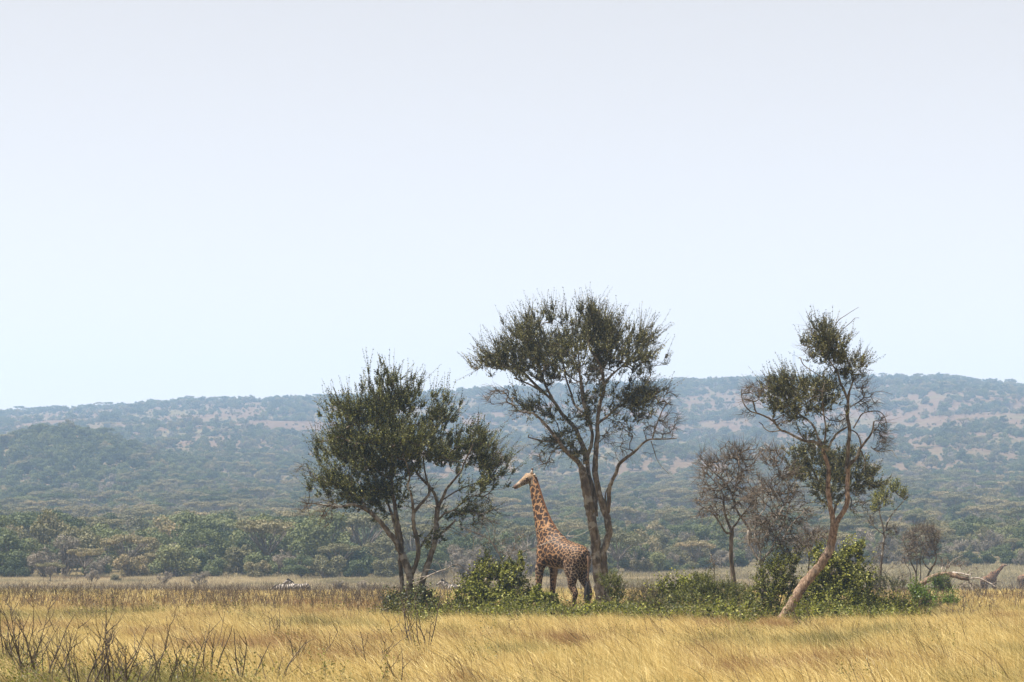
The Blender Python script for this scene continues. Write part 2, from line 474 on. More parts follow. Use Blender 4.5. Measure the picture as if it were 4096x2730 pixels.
# ------------------------------------------------------------------ plant growing
def grow(skel, targets, rng, step=0.2, wob=0.12, angw=0.35, up=0.0):
    """skel: list of polylines (k,3). returns P, parent, tips. every target is reached from the nearest fitting node"""
    P = []; par = []; dr = []
    for L in skel:
        L = np.asarray(L)
        for i, p in enumerate(L):
            P.append(p); par.append(-1)
            dr.append(unit(L[min(i + 1, len(L) - 1)] - L[max(i - 1, 0)]))
    ns = len(P)
    cap = ns + len(targets) * 40
    PA = np.zeros((cap, 3)); DA = np.zeros((cap, 3)); PR = np.full(cap, -1, int)
    PA[:ns] = P; DA[:ns] = dr
    n = ns
    T = np.asarray(targets)
    d0 = np.min(np.linalg.norm(T[:, None, :] - PA[None, :ns:2, :], axis=2), axis=1)
    order = np.argsort(d0 + rng.random(len(T)) * 0.4)
    tips = np.zeros(len(T), int)
    for ti in order:
        t = T[ti]
        v = t - PA[:n]
        d = np.linalg.norm(v, axis=1) + 1e-6
        cosv = (v * DA[:n]).sum(1) / d
        cost = d * (1 + angw * (1 - cosv)) + 0.25 * np.maximum(PA[:n, 2] - t[2], 0)
        j = int(np.argmin(cost))
        L = d[j]
        k = min(38, max(1, int(math.ceil(L / step))))
        c = PA[j] + DA[j] * L * 0.3 + np.array([0, 0, up * L])
        prev = j
        for s in range(1, k + 1):
            u = s / k
            p = (1 - u) ** 2 * PA[j] + 2 * u * (1 - u) * c + u * u * t
            if s < k: p = p + rng.normal(0, wob, 3) * step
            PA[n] = p; PR[n] = prev; DA[n] = unit(p - PA[prev]); prev = n; n += 1
        tips[ti] = prev
    return PA[:n], PR[:n], DA[:n], tips, ns

def pipe_radii(PR, n, ns, tip=0.006, power=2.4, cap=0.06):
    acc = np.zeros(n)
    r = np.zeros(n)
    for i in range(n - 1, ns - 1, -1):
        rr = max(tip, acc[i] ** (1 / power)) if acc[i] > 0 else tip
        r[i] = min(rr, cap)
        if PR[i] >= ns: acc[PR[i]] += r[i] ** power
    return r

def blob_points(blobs, n, rng, D, sc=None, shell=0.35):
    """blobs: (px, py, rx, ry, dy, weight); points inside ellipsoids with real depth"""
    w = np.array([b[2] * b[3] * b[5] for b in blobs], float); w /= w.sum()
    ch = rng.choice(len(blobs), n, p=w)
    d = unit(rng.normal(size=(n, 3))); r = (shell + (1 - shell) * rng.random(n)) ** 0.6
    out = []
    for i in range(n):
        b = blobs[ch[i]]
        mpp = D / F_PX
        c = W(b[0], b[1], D + b[4])
        o = d[i] * r[i] * np.array([b[2] * mpp, 0.95 * 0.5 * (b[2] + b[3]) * mpp + 0.25, b[3] * mpp])
        out.append(c + o)
    return np.array(out), ch

def clumped(blobs, ncl, per, rng, D, r=.30):
    c, _ = blob_points(blobs, ncl, rng, D, shell=.45)
    sz = r * (.6 + .8 * rng.random(ncl))
    o = rng.normal(0, 1, (ncl, per, 3)) * sz[:, None, None] * np.array([1, 1, .6])
    return (c[:, None, :] + o).reshape(-1, 3)

def leaf_shoots(O, Dr, L, nleaf, ll, lw, rng, bend=0.15, spread=0.9, flat=0.0):
    """leafy shoots: O origins, Dr directions, L lengths. returns leaf verts, quads, rnd and stem segments"""
    n = len(O)
    Dr = unit(Dr)
    A, B = frames(Dr)
    t = (np.arange(nleaf) + 0.5) / nleaf
    t = np.clip(t[None, :] + rng.normal(0, 0.5 / nleaf, (n, nleaf)), 0.02, 1)
    up = np.array([0, 0, 1.0])
    pos = O[:, None, :] + Dr[:, None, :] * (L[:, None] * t)[..., None] + up * (bend * (L[:, None] * t * t))[..., None]
    ph = rng.random((n, nleaf)) * 2 * math.pi
    rad = A[:, None, :] * np.cos(ph)[..., None] + B[:, None, :] * np.sin(ph)[..., None]
    ld = unit(Dr[:, None, :] * (0.35 + 0.6 * rng.random((n, nleaf)))[..., None] + rad * spread + rng.normal(0, 0.2, (n, nleaf, 3)) + np.array([0, 0, -flat]))
    le = ll * (0.6 + 0.8 * rng.random((n, nleaf))) * (1.15 - .55 * t)
    wv = unit(np.cross(ld, rng.normal(size=(n, nleaf, 3))))
    wi = lw * (0.7 + 0.6 * rng.random((n, nleaf)))
    b = pos
    m1 = pos + ld * (le * 0.5)[..., None] + wv * (wi * 0.5)[..., None]
    tp = pos + ld * le[..., None]
    m2 = pos + ld * (le * 0.5)[..., None] - wv * (wi * 0.5)[..., None]
    V = np.stack([b, m1, tp, m2], axis=2).reshape(-1, 3)
    k = n * nleaf
    F = np.arange(k * 4).reshape(k, 4)
    rv = 0.5 * rng.random(n)[:, None] ** 1.3 + 0.5 * rng.random((n, nleaf)) ** 1.8
    rnd = np.repeat(rv.reshape(-1), 4)
    tip = O + Dr * L[:, None] + up * (bend * L)[:, None]
    return V, F, rnd, O, tip

def make_plant(root, rng, skel, leafy=None, bare=None, wood=None, leaf=None, step=0.2, shoots=4, nleaf=20,
               sl=(0.25, 0.5), ll=0.055, lw=0.022, upb=0.55, wob=0.12, tip=0.006, flat=0.0, bend=0.15, cap=0.06,
               outw=0.6, center=None, spread=0.9, angw=0.35, twigname="twigs", stray=0.0, up=0.0, skew=1.6, nz=.38, crown="crown"):
    """skel: world polylines already built as limbs; grows twigs to the targets, then leafy shoots at the leafy ones"""
    org = np.array(root.location)
    sets = [s for s in (leafy, bare) if s is not None and len(s)]
    T = np.vstack(sets)
    nl = len(leafy) if leafy is not None else 0
    P, PR, DA, tips, ns = grow(skel, T, rng, step, wob, angw, up)
    r = pipe_radii(PR, len(P), ns, tip, cap=cap)
    e = np.arange(ns, len(P))
    a = PR[e]
    r0 = np.where(a >= ns, r[a], r[e] * 1.15)
    V, F = frusta(P[a], P[e], np.maximum(r0, r[e]), r[e], 4)
    parts_V = [V]; parts_F = [F]; off = len(V)
    if nl:
        tp = tips[:nl]
        O = np.repeat(P[tp], shoots, 0)
        # some shoots start a little back on the twig
        back = PR[tp]; O2 = np.repeat(P[np.where(back >= 0, back, tp)], shoots, 0)
        mixv = rng.random((len(O), 1)); O = O * (1 - 0.6 * mixv) + O2 * 0.6 * mixv
        cen = P[tp].mean(0) if center is None else np.asarray(center)
        outd = unit(O - cen - np.array([0, 0, -0.8]))
        Dr = unit(outd * outw + np.repeat(DA[tp], shoots, 0) * 0.5 + np.array([0, 0, upb]) + rng.normal(0, nz, O.shape))
        L = sl[0] + (sl[1] - sl[0]) * rng.random(len(O)) ** skew
        LV, LF, rnd, s0, s1 = leaf_shoots(O, Dr, L, nleaf, ll, lw, rng, bend, spread, flat)
        V2, F2 = frusta(s0, s1, np.full(len(s0), tip * 0.9), np.full(len(s0), tip * 0.35), 3)
        # three sided stems padded to quads through a shared index list
        parts_V.append(V2); parts_F.append(F2 + off); off += len(V2)
        cr = obj(crown, mesh_np(crown, LV - org, LF, {"rnd": rnd}), leaf, root)
        cr["kind"] = "stuff"
    if stray or (bare is not None and len(bare)):
        # fine bare side twigs
        bi = tips[nl:] if bare is not None and len(bare) else tips
        k = 3
        O = np.repeat(P[bi], k, 0)
        O = O + (np.repeat(P[np.maximum(PR[bi], 0)], k, 0) - O) * rng.random((len(O), 1)) * 0.8
        Dr = unit(np.repeat(DA[bi], k, 0) * .6 + unit(O - P[bi].mean(0)) * .8 + rng.normal(0, 0.5, O.shape))
        L = (0.15 + 0.42 * rng.random(len(O)) ** 1.5)
        V2, F2 = frusta(O, O + Dr * L[:, None], np.full(len(O), tip * 0.8), np.full(len(O), tip * 0.3), 3)
        parts_V.append(V2); parts_F.append(F2 + off); off += len(V2)
    tw = obj(twigname, mesh_np(twigname, np.vstack(parts_V) - org, np.vstack(parts_F)), wood, root)
    tw["kind"] = "stuff"
    return P

class Tracer:
    """turns photo crops into world polylines; every limb carries its own depth"""
    def __init__(s, D, rng): s.D = D; s.rng = rng; s.skel = []
    def pts(s, crop, P, d0, d1):
        ox, oy, sc = crop
        n = len(P)
        return np.array([W(ox + p[0] / sc, oy + p[1] / sc, s.D + d0 + (d1 - d0) * (i / max(1, n - 1))) for i, p in enumerate(P)])
    def limb(s, root, crop, P, w0, w1, d0=0.0, d1=0.0, name="limb", mat=None, sides=8, rough=0.05, keep=True, step=0.12):
        """w0, w1: widths in crop pixels"""
        Q_ = s.pts(crop, P, d0, d1)
        m = s.D / F_PX / crop[2] * 0.5
        R = np.linspace(w0, w1, len(P)) * m
        C, R = catmull(Q_, R, step)
        j = s.rng.normal(0, 1, C.shape); j[0] = j[-1] = 0
        C = C + j * np.minimum(R * 0.08, .012)[:, None]
        if keep: s.skel.append(C)
        me = mesh_tube(name, C - np.array(root.location), R, sides, s.rng, rough)
        return obj(name, me, mat, root)

def root_at(name, px, D):
    return empty(name, on_ground(px, D))

def tr(crop, blobs):
    ox, oy, sc = crop
    return [(ox + b[0] / sc, oy + b[1] / sc, b[2] / sc, b[3] / sc, b[4], b[5]) for b in blobs]

C1 = (1150, 1400, 1.4256)
CA = (1200, 1850, 2.614)
C3 = (1850, 1150, 1.8444)
CB = (2100, 1600, 1.8446)
R3 = (2950, 1200, 2.24)
R4 = (2750, 1750, 2.24)
C5 = (2700, 1850, 1.6855)
R5 = (3400, 1900, 2.6135)
LG = (3550, 2200, 4.3095)
G7 = (1750, 2050, 3.361)
Z2 = (1650, 2250, 7.84)

# ---- tree with four stems, left of the giraffe
def tree_four_stems():
    D = 100.0; rng = rng_of(11); t = Tracer(D, rng)
    root = root_at("savanna_tree", 1650, D)
    tag(root, "dense green tree with four forking stems beside the giraffe", "tree", "evergreen trees around the giraffe")
    b = M['bark_grey']
    L = lambda *a, **k: t.limb(root, CA, *a, mat=b, **k)
    L([(1150, 1690), (1150, 1480), (1145, 1330), (1148, 1215), (1110, 1080), (1060, 950)], 80, 72, 0, 0, "trunk")
    L([(1060, 955), (1000, 830), (930, 740), (870, 660), (810, 590), (740, 530), (680, 490), (600, 450), (520, 440), (430, 462), (330, 460), (200, 435), (60, 430), (10, 400)], 62, 8, 0, -1.3)
    L([(1062, 950), (1058, 870), (1045, 760), (1020, 640), (1005, 540), (990, 440), (975, 340), (965, 240), (960, 150), (945, 40), (930, -90), (950, -220), (960, -340)], 60, 16, 0, .6)
    L([(1090, 1690), (1085, 1500), (1070, 1300), (1055, 1130), (1045, 1000), (1040, 900), (1000, 700), (965, 560), (930, 460), (880, 330), (800, 200), (720, 60), (640, -60)], 56, 14, .35, 1.4, "trunk")
    L([(1150, 1230), (1190, 1120), (1225, 1020), (1238, 930), (1228, 850), (1215, 770), (1195, 690), (1185, 600), (1190, 530)], 48, 42, 0, -.2, "trunk")
    L([(1190, 540), (1180, 450), (1170, 380), (1155, 310), (1125, 250), (1150, 150), (1120, 40), (1080, -80)], 34, 10, -.2, -1.0)
    L([(1195, 515), (1240, 460), (1300, 395), (1345, 340), (1350, 280), (1325, 180), (1300, 60), (1290, -60)], 40, 12, -.2, .3)
    L([(1242, 920), (1275, 865), (1315, 790), (1365, 735), (1395, 680)], 20, 10, 0, -.3)
    L([(1245, 1690), (1245, 1540), (1252, 1400), (1282, 1250), (1322, 1120), (1362, 1000), (1396, 880), (1416, 780), (1422, 680), (1430, 570), (1440, 470)], 74, 48, -.1, .1, "trunk")
    L([(1440, 480), (1430, 400), (1400, 320), (1350, 250), (1290, 190), (1230, 120), (1180, 20), (1150, -120), (1130, -300)], 38, 12, .1, .9)
    L([(1440, 470), (1490, 380), (1530, 280), (1580, 220), (1640, 150), (1690, 80), (1720, 0), (1780, -120), (1840, -260)], 36, 10, .1, -.9)
    L([(1450, 600), (1520, 530), (1600, 500), (1680, 440), (1780, 370), (1880, 330), (1980, 300)], 22, 7, .1, -.6)
    L([(1430, 800), (1480, 740), (1550, 680), (1600, 632), (1627, 598)], 34, 18, 0, -.5)
    L([(1440, 695), (1540, 675), (1640, 715), (1750, 795)], 10, 5, 0, -.8)
    L([(1440, 720), (1520, 695), (1620, 735), (1690, 775)], 8, 4, 0, .5)
    L([(1480, 400), (1640, 300), (1800, 230), (1950, 190), (2060, 120)], 16, 6, .1, .8)
    L([(965, 200), (860, 120), (740, 20), (620, -100), (520, -220)], 22, 8, .3, -1.2)
    L([(700, 500), (640, 400), (520, 320), (380, 250), (240, 200), (130, 190)], 24, 7, -.4, .4)
    leafb = tr(C1, [
        (600, 215, 150, 120, 0, 1.2), (640, 330, 170, 110, .5, 1), (480, 300, 120, 110, -.6, 1), (330, 400, 130, 130, -.3, 1.1), (300, 560, 120, 100, .6, .9),
        (350, 670, 150, 110, -.7, 1.1), (420, 520, 150, 120, .9, 1), (580, 470, 180, 110, -.9, 1.1), (560, 600, 160, 70, .2, .8), (850, 390, 120, 100, .5, 1), (790, 500, 140, 100, -.8, 1),
        (980, 420, 120, 90, 0, 1), (1080, 470, 80, 100, -.4, 1), (960, 560, 150, 80, .8, .9), (1090, 620, 100, 70, .3, .9), (1030, 720, 130, 50, -.5, .8), (1180, 700, 60, 25, -.2, .6),
        (470, 790, 140, 90, .2, 1.3), (340, 760, 130, 70, -.5, 1.2), (600, 760, 60, 90, .8, .8), (640, 560, 150, 110, .4, 1), (150, 735, 60, 28, -.8, 1.2), (240, 700, 80, 60, -.3, .8), (880, 260, 30, 60, .1, 1.4), (990, 880, 100, 35, -.4, .8), (800, 1035, 28, 24, -.3, 1.6), (720, 620, 110, 60, .1, .6)])
    bareb = tr(C1, [(180, 900, 130, 60, -1, 1), (230, 970, 60, 60, -1, .8), (110, 690, 60, 70, -.5, .5), (1130, 920, 90, 130, -.4, .8), (1190, 600, 50, 80, 0, .6), (760, 800, 110, 110, 0, .7), (700, 900, 60, 60, 0, .4)])
    leafb = [(b[0], b[1] + 34, b[2] * .97, b[3] * .9, b[4], b[5]) for b in leafb]
    lp = clumped(leafb, 165, 9, rng, D, .27)
    bp, _ = blob_points(bareb, 190, rng, D)
    make_plant(root, rng, t.skel, lp, bp, M['twig_dark'], M['leaf_green'], shoots=5, nleaf=21, sl=(.16, 1.0), ll=.072, lw=.032, upb=.85, spread=.7, nz=.45, skew=2.4, step=.18, tip=.007)

# ---- tall tree behind the giraffe
def tree_tall():
    D = 110.0; rng = rng_of(12); t = Tracer(D, rng)
    root = root_at("savanna_tree", 2415, D)
    tag(root, "tallest olive tree with twin pale trunk right behind the giraffe", "tree", "evergreen trees around the giraffe")
    b = M['bark_grey']
    L = lambda *a, **k: t.limb(root, CB, *a, mat=b, **k)
    K = lambda *a, **k: t.limb(root, C3, *a, mat=b, **k)
    L([(575, 1640), (560, 1460), (545, 1370), (530, 1250), (525, 1150), (520, 1050), (505, 950), (490, 860), (470, 760), (450, 660), (435, 580), (425, 500)], 78, 62, 0, 0, "trunk")
    L([(425, 510), (385, 455), (335, 410), (285, 360), (245, 300), (180, 220), (120, 150), (60, 100), (0, 95)], 44, 10, 0, -1.2)
    L([(450, 470), (440, 380), (400, 280), (370, 210), (280, 110), (219, 20), (140, -50), (40, -110), (-80, -160)], 42, 10, 0, .8)
    L([(520, 860), (515, 740), (495, 640), (470, 560), (462, 480), (465, 400), (490, 330), (495, 240), (470, 130), (440, 20), (420, -120), (380, -260), (340, -380)], 40, 10, .3, .2)
    L([(590, 1640), (592, 1380), (585, 1250), (577, 1130), (600, 1050), (622, 980), (608, 880), (577, 790), (550, 700), (530, 610), (516, 530), (520, 450), (525, 370), (535, 280)], 60, 36, .05, .1, "trunk")
    K([(996, 1120), (995, 1000), (1010, 870), (1040, 760), (1030, 620), (990, 530), (940, 450), (930, 330), (950, 200)], 34, 10, .1, -.6)
    L([(608, 835), (620, 750), (622, 660), (642, 600), (672, 540), (692, 480), (742, 430), (800, 390), (850, 340), (900, 300), (950, 290), (1030, 290), (1120, 285)], 36, 8, .1, -1.0)
    L([(600, 790), (594, 740), (596, 690), (612, 650)], 14, 8, .1, .3)
    L([(260, 315), (200, 308), (130, 305), (60, 285), (25, 275), (30, 258)], 16, 7, -.3, -.9)
    L([(930, 305), (955, 380), (970, 430), (1005, 490), (1065, 550)], 8, 3, -.8, -1.1)
    K([(950, 1050), (900, 940), (830, 870), (800, 780), (760, 660), (740, 520)], 22, 9, .1, 1.2)
    K([(990, 1010), (1070, 950), (1150, 880), (1250, 820), (1340, 740), (1390, 640)], 20, 8, .1, .9)
    K([(1035, 720), (1110, 640), (1200, 560), (1290, 450), (1310, 330)], 20, 8, 0, .7)
    K([(940, 1010), (890, 850), (870, 700), (860, 560), (850, 430)], 20, 8, .2, -.9)
    K([(600, 780), (520, 700), (420, 600), (300, 520), (190, 480)], 24, 8, .4, -.2)
    K([(690, 870), (620, 740), (570, 600), (550, 430), (580, 280)], 20, 8, .4, .2)
    K([(1400, 1120), (1430, 1020), (1480, 900), (1540, 830)], 12, 5, -.8, -.9)
    K([(760, 1200), (690, 1190), (640, 1260), (600, 1350)], 12, 4, -.3, -.7)
    leafb = tr(C3, [
        (600, 230, 110, 110, 0, 1.2), (520, 330, 130, 100, .6, 1), (400, 310, 100, 100, -.5, 1), (250, 430, 90, 70, -.2, 1), (200, 530, 100, 60, .5, .9), (340, 500, 150, 110, .2, 1.1), (500, 480, 150, 110, -.7, 1.1), (640, 440, 130, 120, .9, 1),
        (960, 200, 90, 110, -.3, 1.2), (860, 330, 110, 110, .6, 1), (1050, 300, 110, 120, .4, 1), (820, 470, 150, 100, -.9, 1), (1130, 430, 150, 110, -.8, 1), (1260, 290, 90, 100, 0, 1.2), (1330, 330, 70, 90, .5, 1), (1290, 460, 110, 70, -.3, 1), (980, 520, 160, 90, .8, 1),
        (660, 590, 180, 70, -.4, 1), (1180, 560, 160, 70, .5, .9), (980, 650, 160, 60, -.5, .8), (1200, 760, 130, 70, .4, .8), (1330, 770, 100, 90, .2, .55), (1160, 890, 120, 60, .5, .6), (550, 860, 100, 60, -.6, .7), (710, 1040, 80, 80, -.3, .9), (560, 740, 120, 50, .2, .7), (890, 760, 120, 70, .6, .6), (880, 900, 60, 70, 0, .5), (790, 1130, 60, 40, -.3, .6)])
    bareb = tr(C3, [(270, 800, 120, 90, -.8, 1), (380, 900, 110, 60, -.6, .8), (1480, 820, 100, 110, -.2, 1), (1450, 1030, 140, 80, -.8, 1.1), (1520, 1000, 90, 110, -.6, .7), (1130, 1080, 140, 110, 0, 1), (1150, 1230, 130, 60, -.2, .7), (620, 1250, 80, 100, -.6, 1), (110, 560, 60, 60, -.2, .5), (1380, 560, 60, 80, .3, .6), (880, 650, 250, 100, -.8, .6), (1380, 1200, 80, 60, -.8, .3)])
    leafb = [(b[0], b[1] + 38, b[2] * .96, b[3] * .9, b[4], b[5]) for b in leafb]
    lp = clumped(leafb, 165, 8, rng, D, .28)
    bp, _ = blob_points(bareb, 420, rng, D)
    make_plant(root, rng, t.skel, lp, bp, M['twig_dark'], M['leaf_olive'], shoots=5, nleaf=18, sl=(.18, 1.1), ll=.072, lw=.031, upb=.85, spread=.7, nz=.45, skew=2.4, step=.2, tip=.0075)

# ---- leaning tree on the right
def tree_leaning():
    D = 96.0; rng = rng_of(13); t = Tracer(D, rng)
    root = root_at("savanna_tree", 3105, D)
    tag(root, "sparse tree with thick reddish trunk leaning over the bushes", "tree", "evergreen trees around the giraffe")
    b = M['bark_red']; g = M['bark_grey']
    T5 = lambda *a, **k: t.limb(root, C5, *a, **k)
    T5([(680, 1120), (722, 1058), (790, 948), (860, 835), (930, 750), (1000, 660), (1045, 580), (1066, 500), (1074, 420), (1078, 385)], 70, 54, 0, 0, name="trunk", mat=b, sides=14, rough=.035)
    T5([(1072, 420), (1052, 330), (1042, 250), (1032, 180), (1036, 110), (1036, 50), (1026, 0), (1000, -70), (1000, -110)], 34, 24, 0, -.2, mat=b, sides=12)
    T5([(1082, 410), (1112, 365), (1150, 308), (1166, 240), (1161, 180), (1165, 100), (1166, 40), (1190, -10)], 36, 26, 0, .25, mat=b, sides=12)
    L = lambda *a, **k: t.limb(root, R3, *a, mat=g, **k)
    L([(810, 1350), (765, 1308), (690, 1272), (600, 1262), (530, 1232), (450, 1190), (380, 1162), (340, 1110), (280, 1060), (200, 1025), (120, 1000), (60, 940), (35, 850), (40, 795)], 32, 6, -.2, -1.0)
    L([(385, 1170), (300, 1182), (240, 1150), (225, 1120), (190, 1095)], 12, 7, -.7, -.9)
    L([(765, 1310), (720, 1230), (680, 1130), (620, 1070), (560, 1030), (480, 960), (420, 860), (380, 760)], 26, 8, -.2, .7)
    L([(810, 1345), (840, 1270), (900, 1190), (950, 1160), (980, 1140)], 24, 14, -.2, .2)
    L([(700, 1330), (640, 1290), (560, 1200), (530, 1110)], 16, 7, -.1, .6)
    L([(780, 1310), (790, 1150), (770, 1000), (760, 860), (780, 740)], 18, 8, -.2, -.7)
    L([(980, 1560), (985, 1430), (990, 1330), (1000, 1230), (1005, 1150), (985, 1060), (990, 980), (990, 900), (1000, 830)], 40, 24, .25, .1)
    L([(990, 900), (950, 800), (920, 740), (900, 660), (870, 610), (820, 540), (790, 480), (780, 380), (800, 260)], 24, 7, .1, -.3)
    L([(1000, 830), (1040, 700), (1010, 600), (970, 500), (920, 380), (900, 260)], 20, 7, .1, .5)
    L([(985, 1510), (1010, 1470), (1060, 1420), (1095, 1340), (1130, 1290), (1180, 1230), (1212, 1165), (1222, 1090)], 32, 14, .2, -.4)
    L([(1110, 1320), (1092, 1240), (1055, 1185), (1010, 1165)], 16, 10, .0, .2)
    L([(1100, 1345), (1135, 1420), (1142, 1470), (1128, 1540)], 14, 7, 0, .2)
    L([(1195, 1315), (1240, 1355), (1290, 1362), (1380, 1350), (1410, 1390), (1440, 1425)], 9, 4, -.3, -.5)
    L([(1040, 1150), (1080, 1080), (1120, 1020), (1200, 1000), (1280, 1005), (1330, 1080), (1340, 1180)], 14, 5, .1, .5)
    L([(1010, 960), (1080, 920), (1130, 880), (1190, 870), (1220, 830), (1300, 822), (1390, 850)], 12, 3, .1, .4)
    L([(930, 620), (1030, 640), (1120, 628), (1220, 632)], 8, 4, 0, .2)
    L([(560, 515), (590, 580), (650, 625), (720, 670), (790, 720)], 8, 8, -.3, -.3)
    L([(830, 300), (900, 190), (970, 140), (1030, 100), (1085, 66)], 8, 3, 0, .2)
    L([(900, 320), (960, 250), (1020, 200), (1050, 165), (1090, 163)], 8, 3, 0, -.3)
    L([(760, 470), (700, 430), (610, 410), (520, 408)], 7, 3, -.2, -.4)
    leafb = tr(R3, [
        (790, 220, 80, 70, 0, 1.1), (760, 330, 90, 70, .3, 1), (850, 350, 90, 90, -.3, 1.1), (800, 430, 90, 60, .2, 1), (930, 470, 100, 70, -.2, 1), (1010, 500, 80, 70, .3, 1), (1040, 590, 80, 50, 0, .9), (960, 620, 70, 50, .3, .8), (880, 540, 60, 50, 0, .7),
        (340, 720, 80, 70, .2, 1), (430, 700, 100, 80, -.3, 1.1), (540, 720, 110, 80, .5, 1.1), (650, 750, 100, 90, -.4, 1), (760, 730, 80, 80, .3, 1), (830, 720, 60, 70, -.4, 1), (400, 830, 130, 60, .4, 1), (520, 890, 130, 70, -.2, 1.1), (560, 990, 100, 60, .2, 1), (320, 940, 90, 40, -.4, .7), (830, 880, 80, 70, .2, 1), (900, 950, 50, 50, -.2, .8), (690, 1090, 80, 60, .1, .8), (600, 1170, 70, 50, -.2, .6), (760, 1230, 50, 40, -.1, .6), (700, 880, 60, 60, .2, .5)])
    bareb = tr(R3, [(140, 850, 100, 110, -.6, 1), (100, 1020, 80, 50, -.8, .6), (1090, 730, 90, 90, .2, 1), (1140, 900, 110, 100, .2, .9), (1270, 1130, 70, 120, 0, 1), (1300, 1280, 80, 90, -.3, .8), (900, 1080, 120, 70, 0, .7), (1120, 480, 50, 60, .1, .5), (650, 270, 60, 70, -.1, .4), (640, 480, 60, 50, -.2, .4), (430, 1090, 120, 60, -.5, .6), (220, 760, 80, 80, -.4, .5), (1060, 1250, 60, 60, 0, .4)])
    leafb = [(b[0], b[1] + 32, b[2] * .95, b[3] * .88, b[4], b[5]) for b in leafb]
    lp = clumped(leafb, 92, 7, rng, D, .22)
    bp, _ = blob_points(bareb, 420, rng, D)
    make_plant(root, rng, t.skel, lp, bp, M['twig_dark'], M['leaf_olive'], shoots=4, nleaf=16, sl=(.16, .75), ll=.066, lw=.029, upb=.6, spread=.7, nz=.45, skew=2.2, step=.17, tip=.006)

# ---- dark leafy crown behind the leaning tree
def tree_behind():
    D = 118.0; rng = rng_of(14); t = Tracer(D, rng)
    root = root_at("savanna_tree", 3330, D)
    tag(root, "low dark green crown seen behind the leaning tree's forked stems", "tree", "evergreen trees around the giraffe")
    S = (0, 0, 1.0)
    L = lambda *a, **k: t.limb(root, S, *a, mat=M['bark_grey'], **k)
    L([(3335, 2500), (3330, 2350), (3322, 2200), (3328, 2080), (3315, 2010), (3290, 1960), (3260, 1900), (3240, 1850)], 18, 6, 0, .6, name="trunk")
    L([(3328, 2080), (3350, 2010), (3390, 1960), (3440, 1925), (3500, 1900)], 10, 4, 0, -.5)
    L([(3320, 2020), (3330, 1950), (3340, 1890), (3350, 1840)], 9, 4, 0, .3)
    leafb = [(3245, 1840, 60, 45, .3, 1), (3230, 1890, 60, 50, -.3, 1), (3300, 1860, 60, 60, .3, 1), (3310, 1930, 70, 50, -.4, 1.1), (3370, 1880, 70, 60, .2, 1), (3430, 1900, 70, 50, -.3, 1.1), (3490, 1895, 45, 32, .1, 1), (3290, 1975, 45, 35, 0, 1), (3420, 1950, 50, 30, 0, .7), (3360, 1830, 50, 40, 0, .8)]
    bareb = [(3420, 2000, 60, 40, -.2, 1), (3440, 2040, 40, 40, -.3, .8), (3200, 1990, 40, 40, .2, .6)]
    lp = clumped(leafb, 48, 9, rng, D, .25); bp, _ = blob_points(bareb, 90, rng, D)
    make_plant(root, rng, t.skel, lp, bp, M['twig_dark'], M['leaf_olive'], shoots=5, nleaf=14, sl=(.18, .6), ll=.085, lw=.037, upb=.4, spread=.7, skew=2, step=.18, tip=.007)

# ---- leafless thorn trees between the tall tree and the leaning tree
def tree_bare(name, label, D, seed, crop, stems, bareb, n, wood, twig, tip=.007, leafb=None, nl=0, leaf=None, px=None, group="leafless thorn trees", cat="tree", **kw):
    rng = rng_of(seed); t = Tracer(D, rng)
    root = root_at(name, px if px else crop[0] + stems[0][0][0][0] / crop[2], D)
    tag(root, label, cat, group)
    for i, (P, w0, w1, d0, d1) in enumerate(stems):
        t.limb(root, crop, P, w0, w1, d0, d1, "trunk" if i == 0 else "limb", wood)
    bp, _ = blob_points(tr(crop, bareb), n, rng, D)
    lp = None
    if leafb:
        lp, _ = blob_points(tr(crop, leafb), nl, rng, D)
    make_plant(root, rng, t.skel, lp, bp, twig, leaf, tip=tip, **kw)
    return root

tree_four_stems()
tree_tall()
tree_leaning()
tree_behind()
tree_bare("thorn_tree", "leafless brown thorn tree with dark trunk left of the white stem", 104, 21, R4,
    [([(425, 1600), (420, 1360), (410, 1240), (395, 1130), (390, 1000), (395, 880), (402, 810)], 46, 30, 0, 0),
     ([(400, 850), (355, 862), (320, 820), (260, 720), (200, 660), (130, 620), (60, 578)], 24, 5, 0, -.6),
     ([(402, 815), (450, 760), (475, 715), (540, 640), (600, 560), (640, 470)], 20, 7, 0, .5),
     ([(390, 830), (340, 700), (325, 600), (320, 510), (270, 430), (200, 350)], 24, 8, 0, .4),
     ([(545, 930), (552, 830), (520, 770), (470, 700), (425, 620), (405, 540), (370, 450), (300, 370), (230, 310), (150, 220), (80, 140)], 24, 6, .2, -.3),
     ([(425, 610), (520, 530), (620, 470), (720, 400), (790, 330)], 14, 5, .1, -.5),
     ([(405, 540), (440, 400), (460, 280), (430, 150), (400, 40)], 14, 4, 0, .4)],
    [(250, 350, 180, 180, 0, 1), (400, 300, 150, 200, .2, 1), (180, 600, 130, 150, -.2, .8), (330, 620, 120, 180, .2, .7), (560, 420, 170, 180, -.2, .9), (500, 620, 140, 120, .3, .6), (540, 150, 130, 120, 0, .8), (400, 110, 110, 90, 0, .7), (180, 200, 120, 80, 0, .6)],
    860, M['twig_brown'], M['twig_brown'], .0092, step=.17, wob=.13)
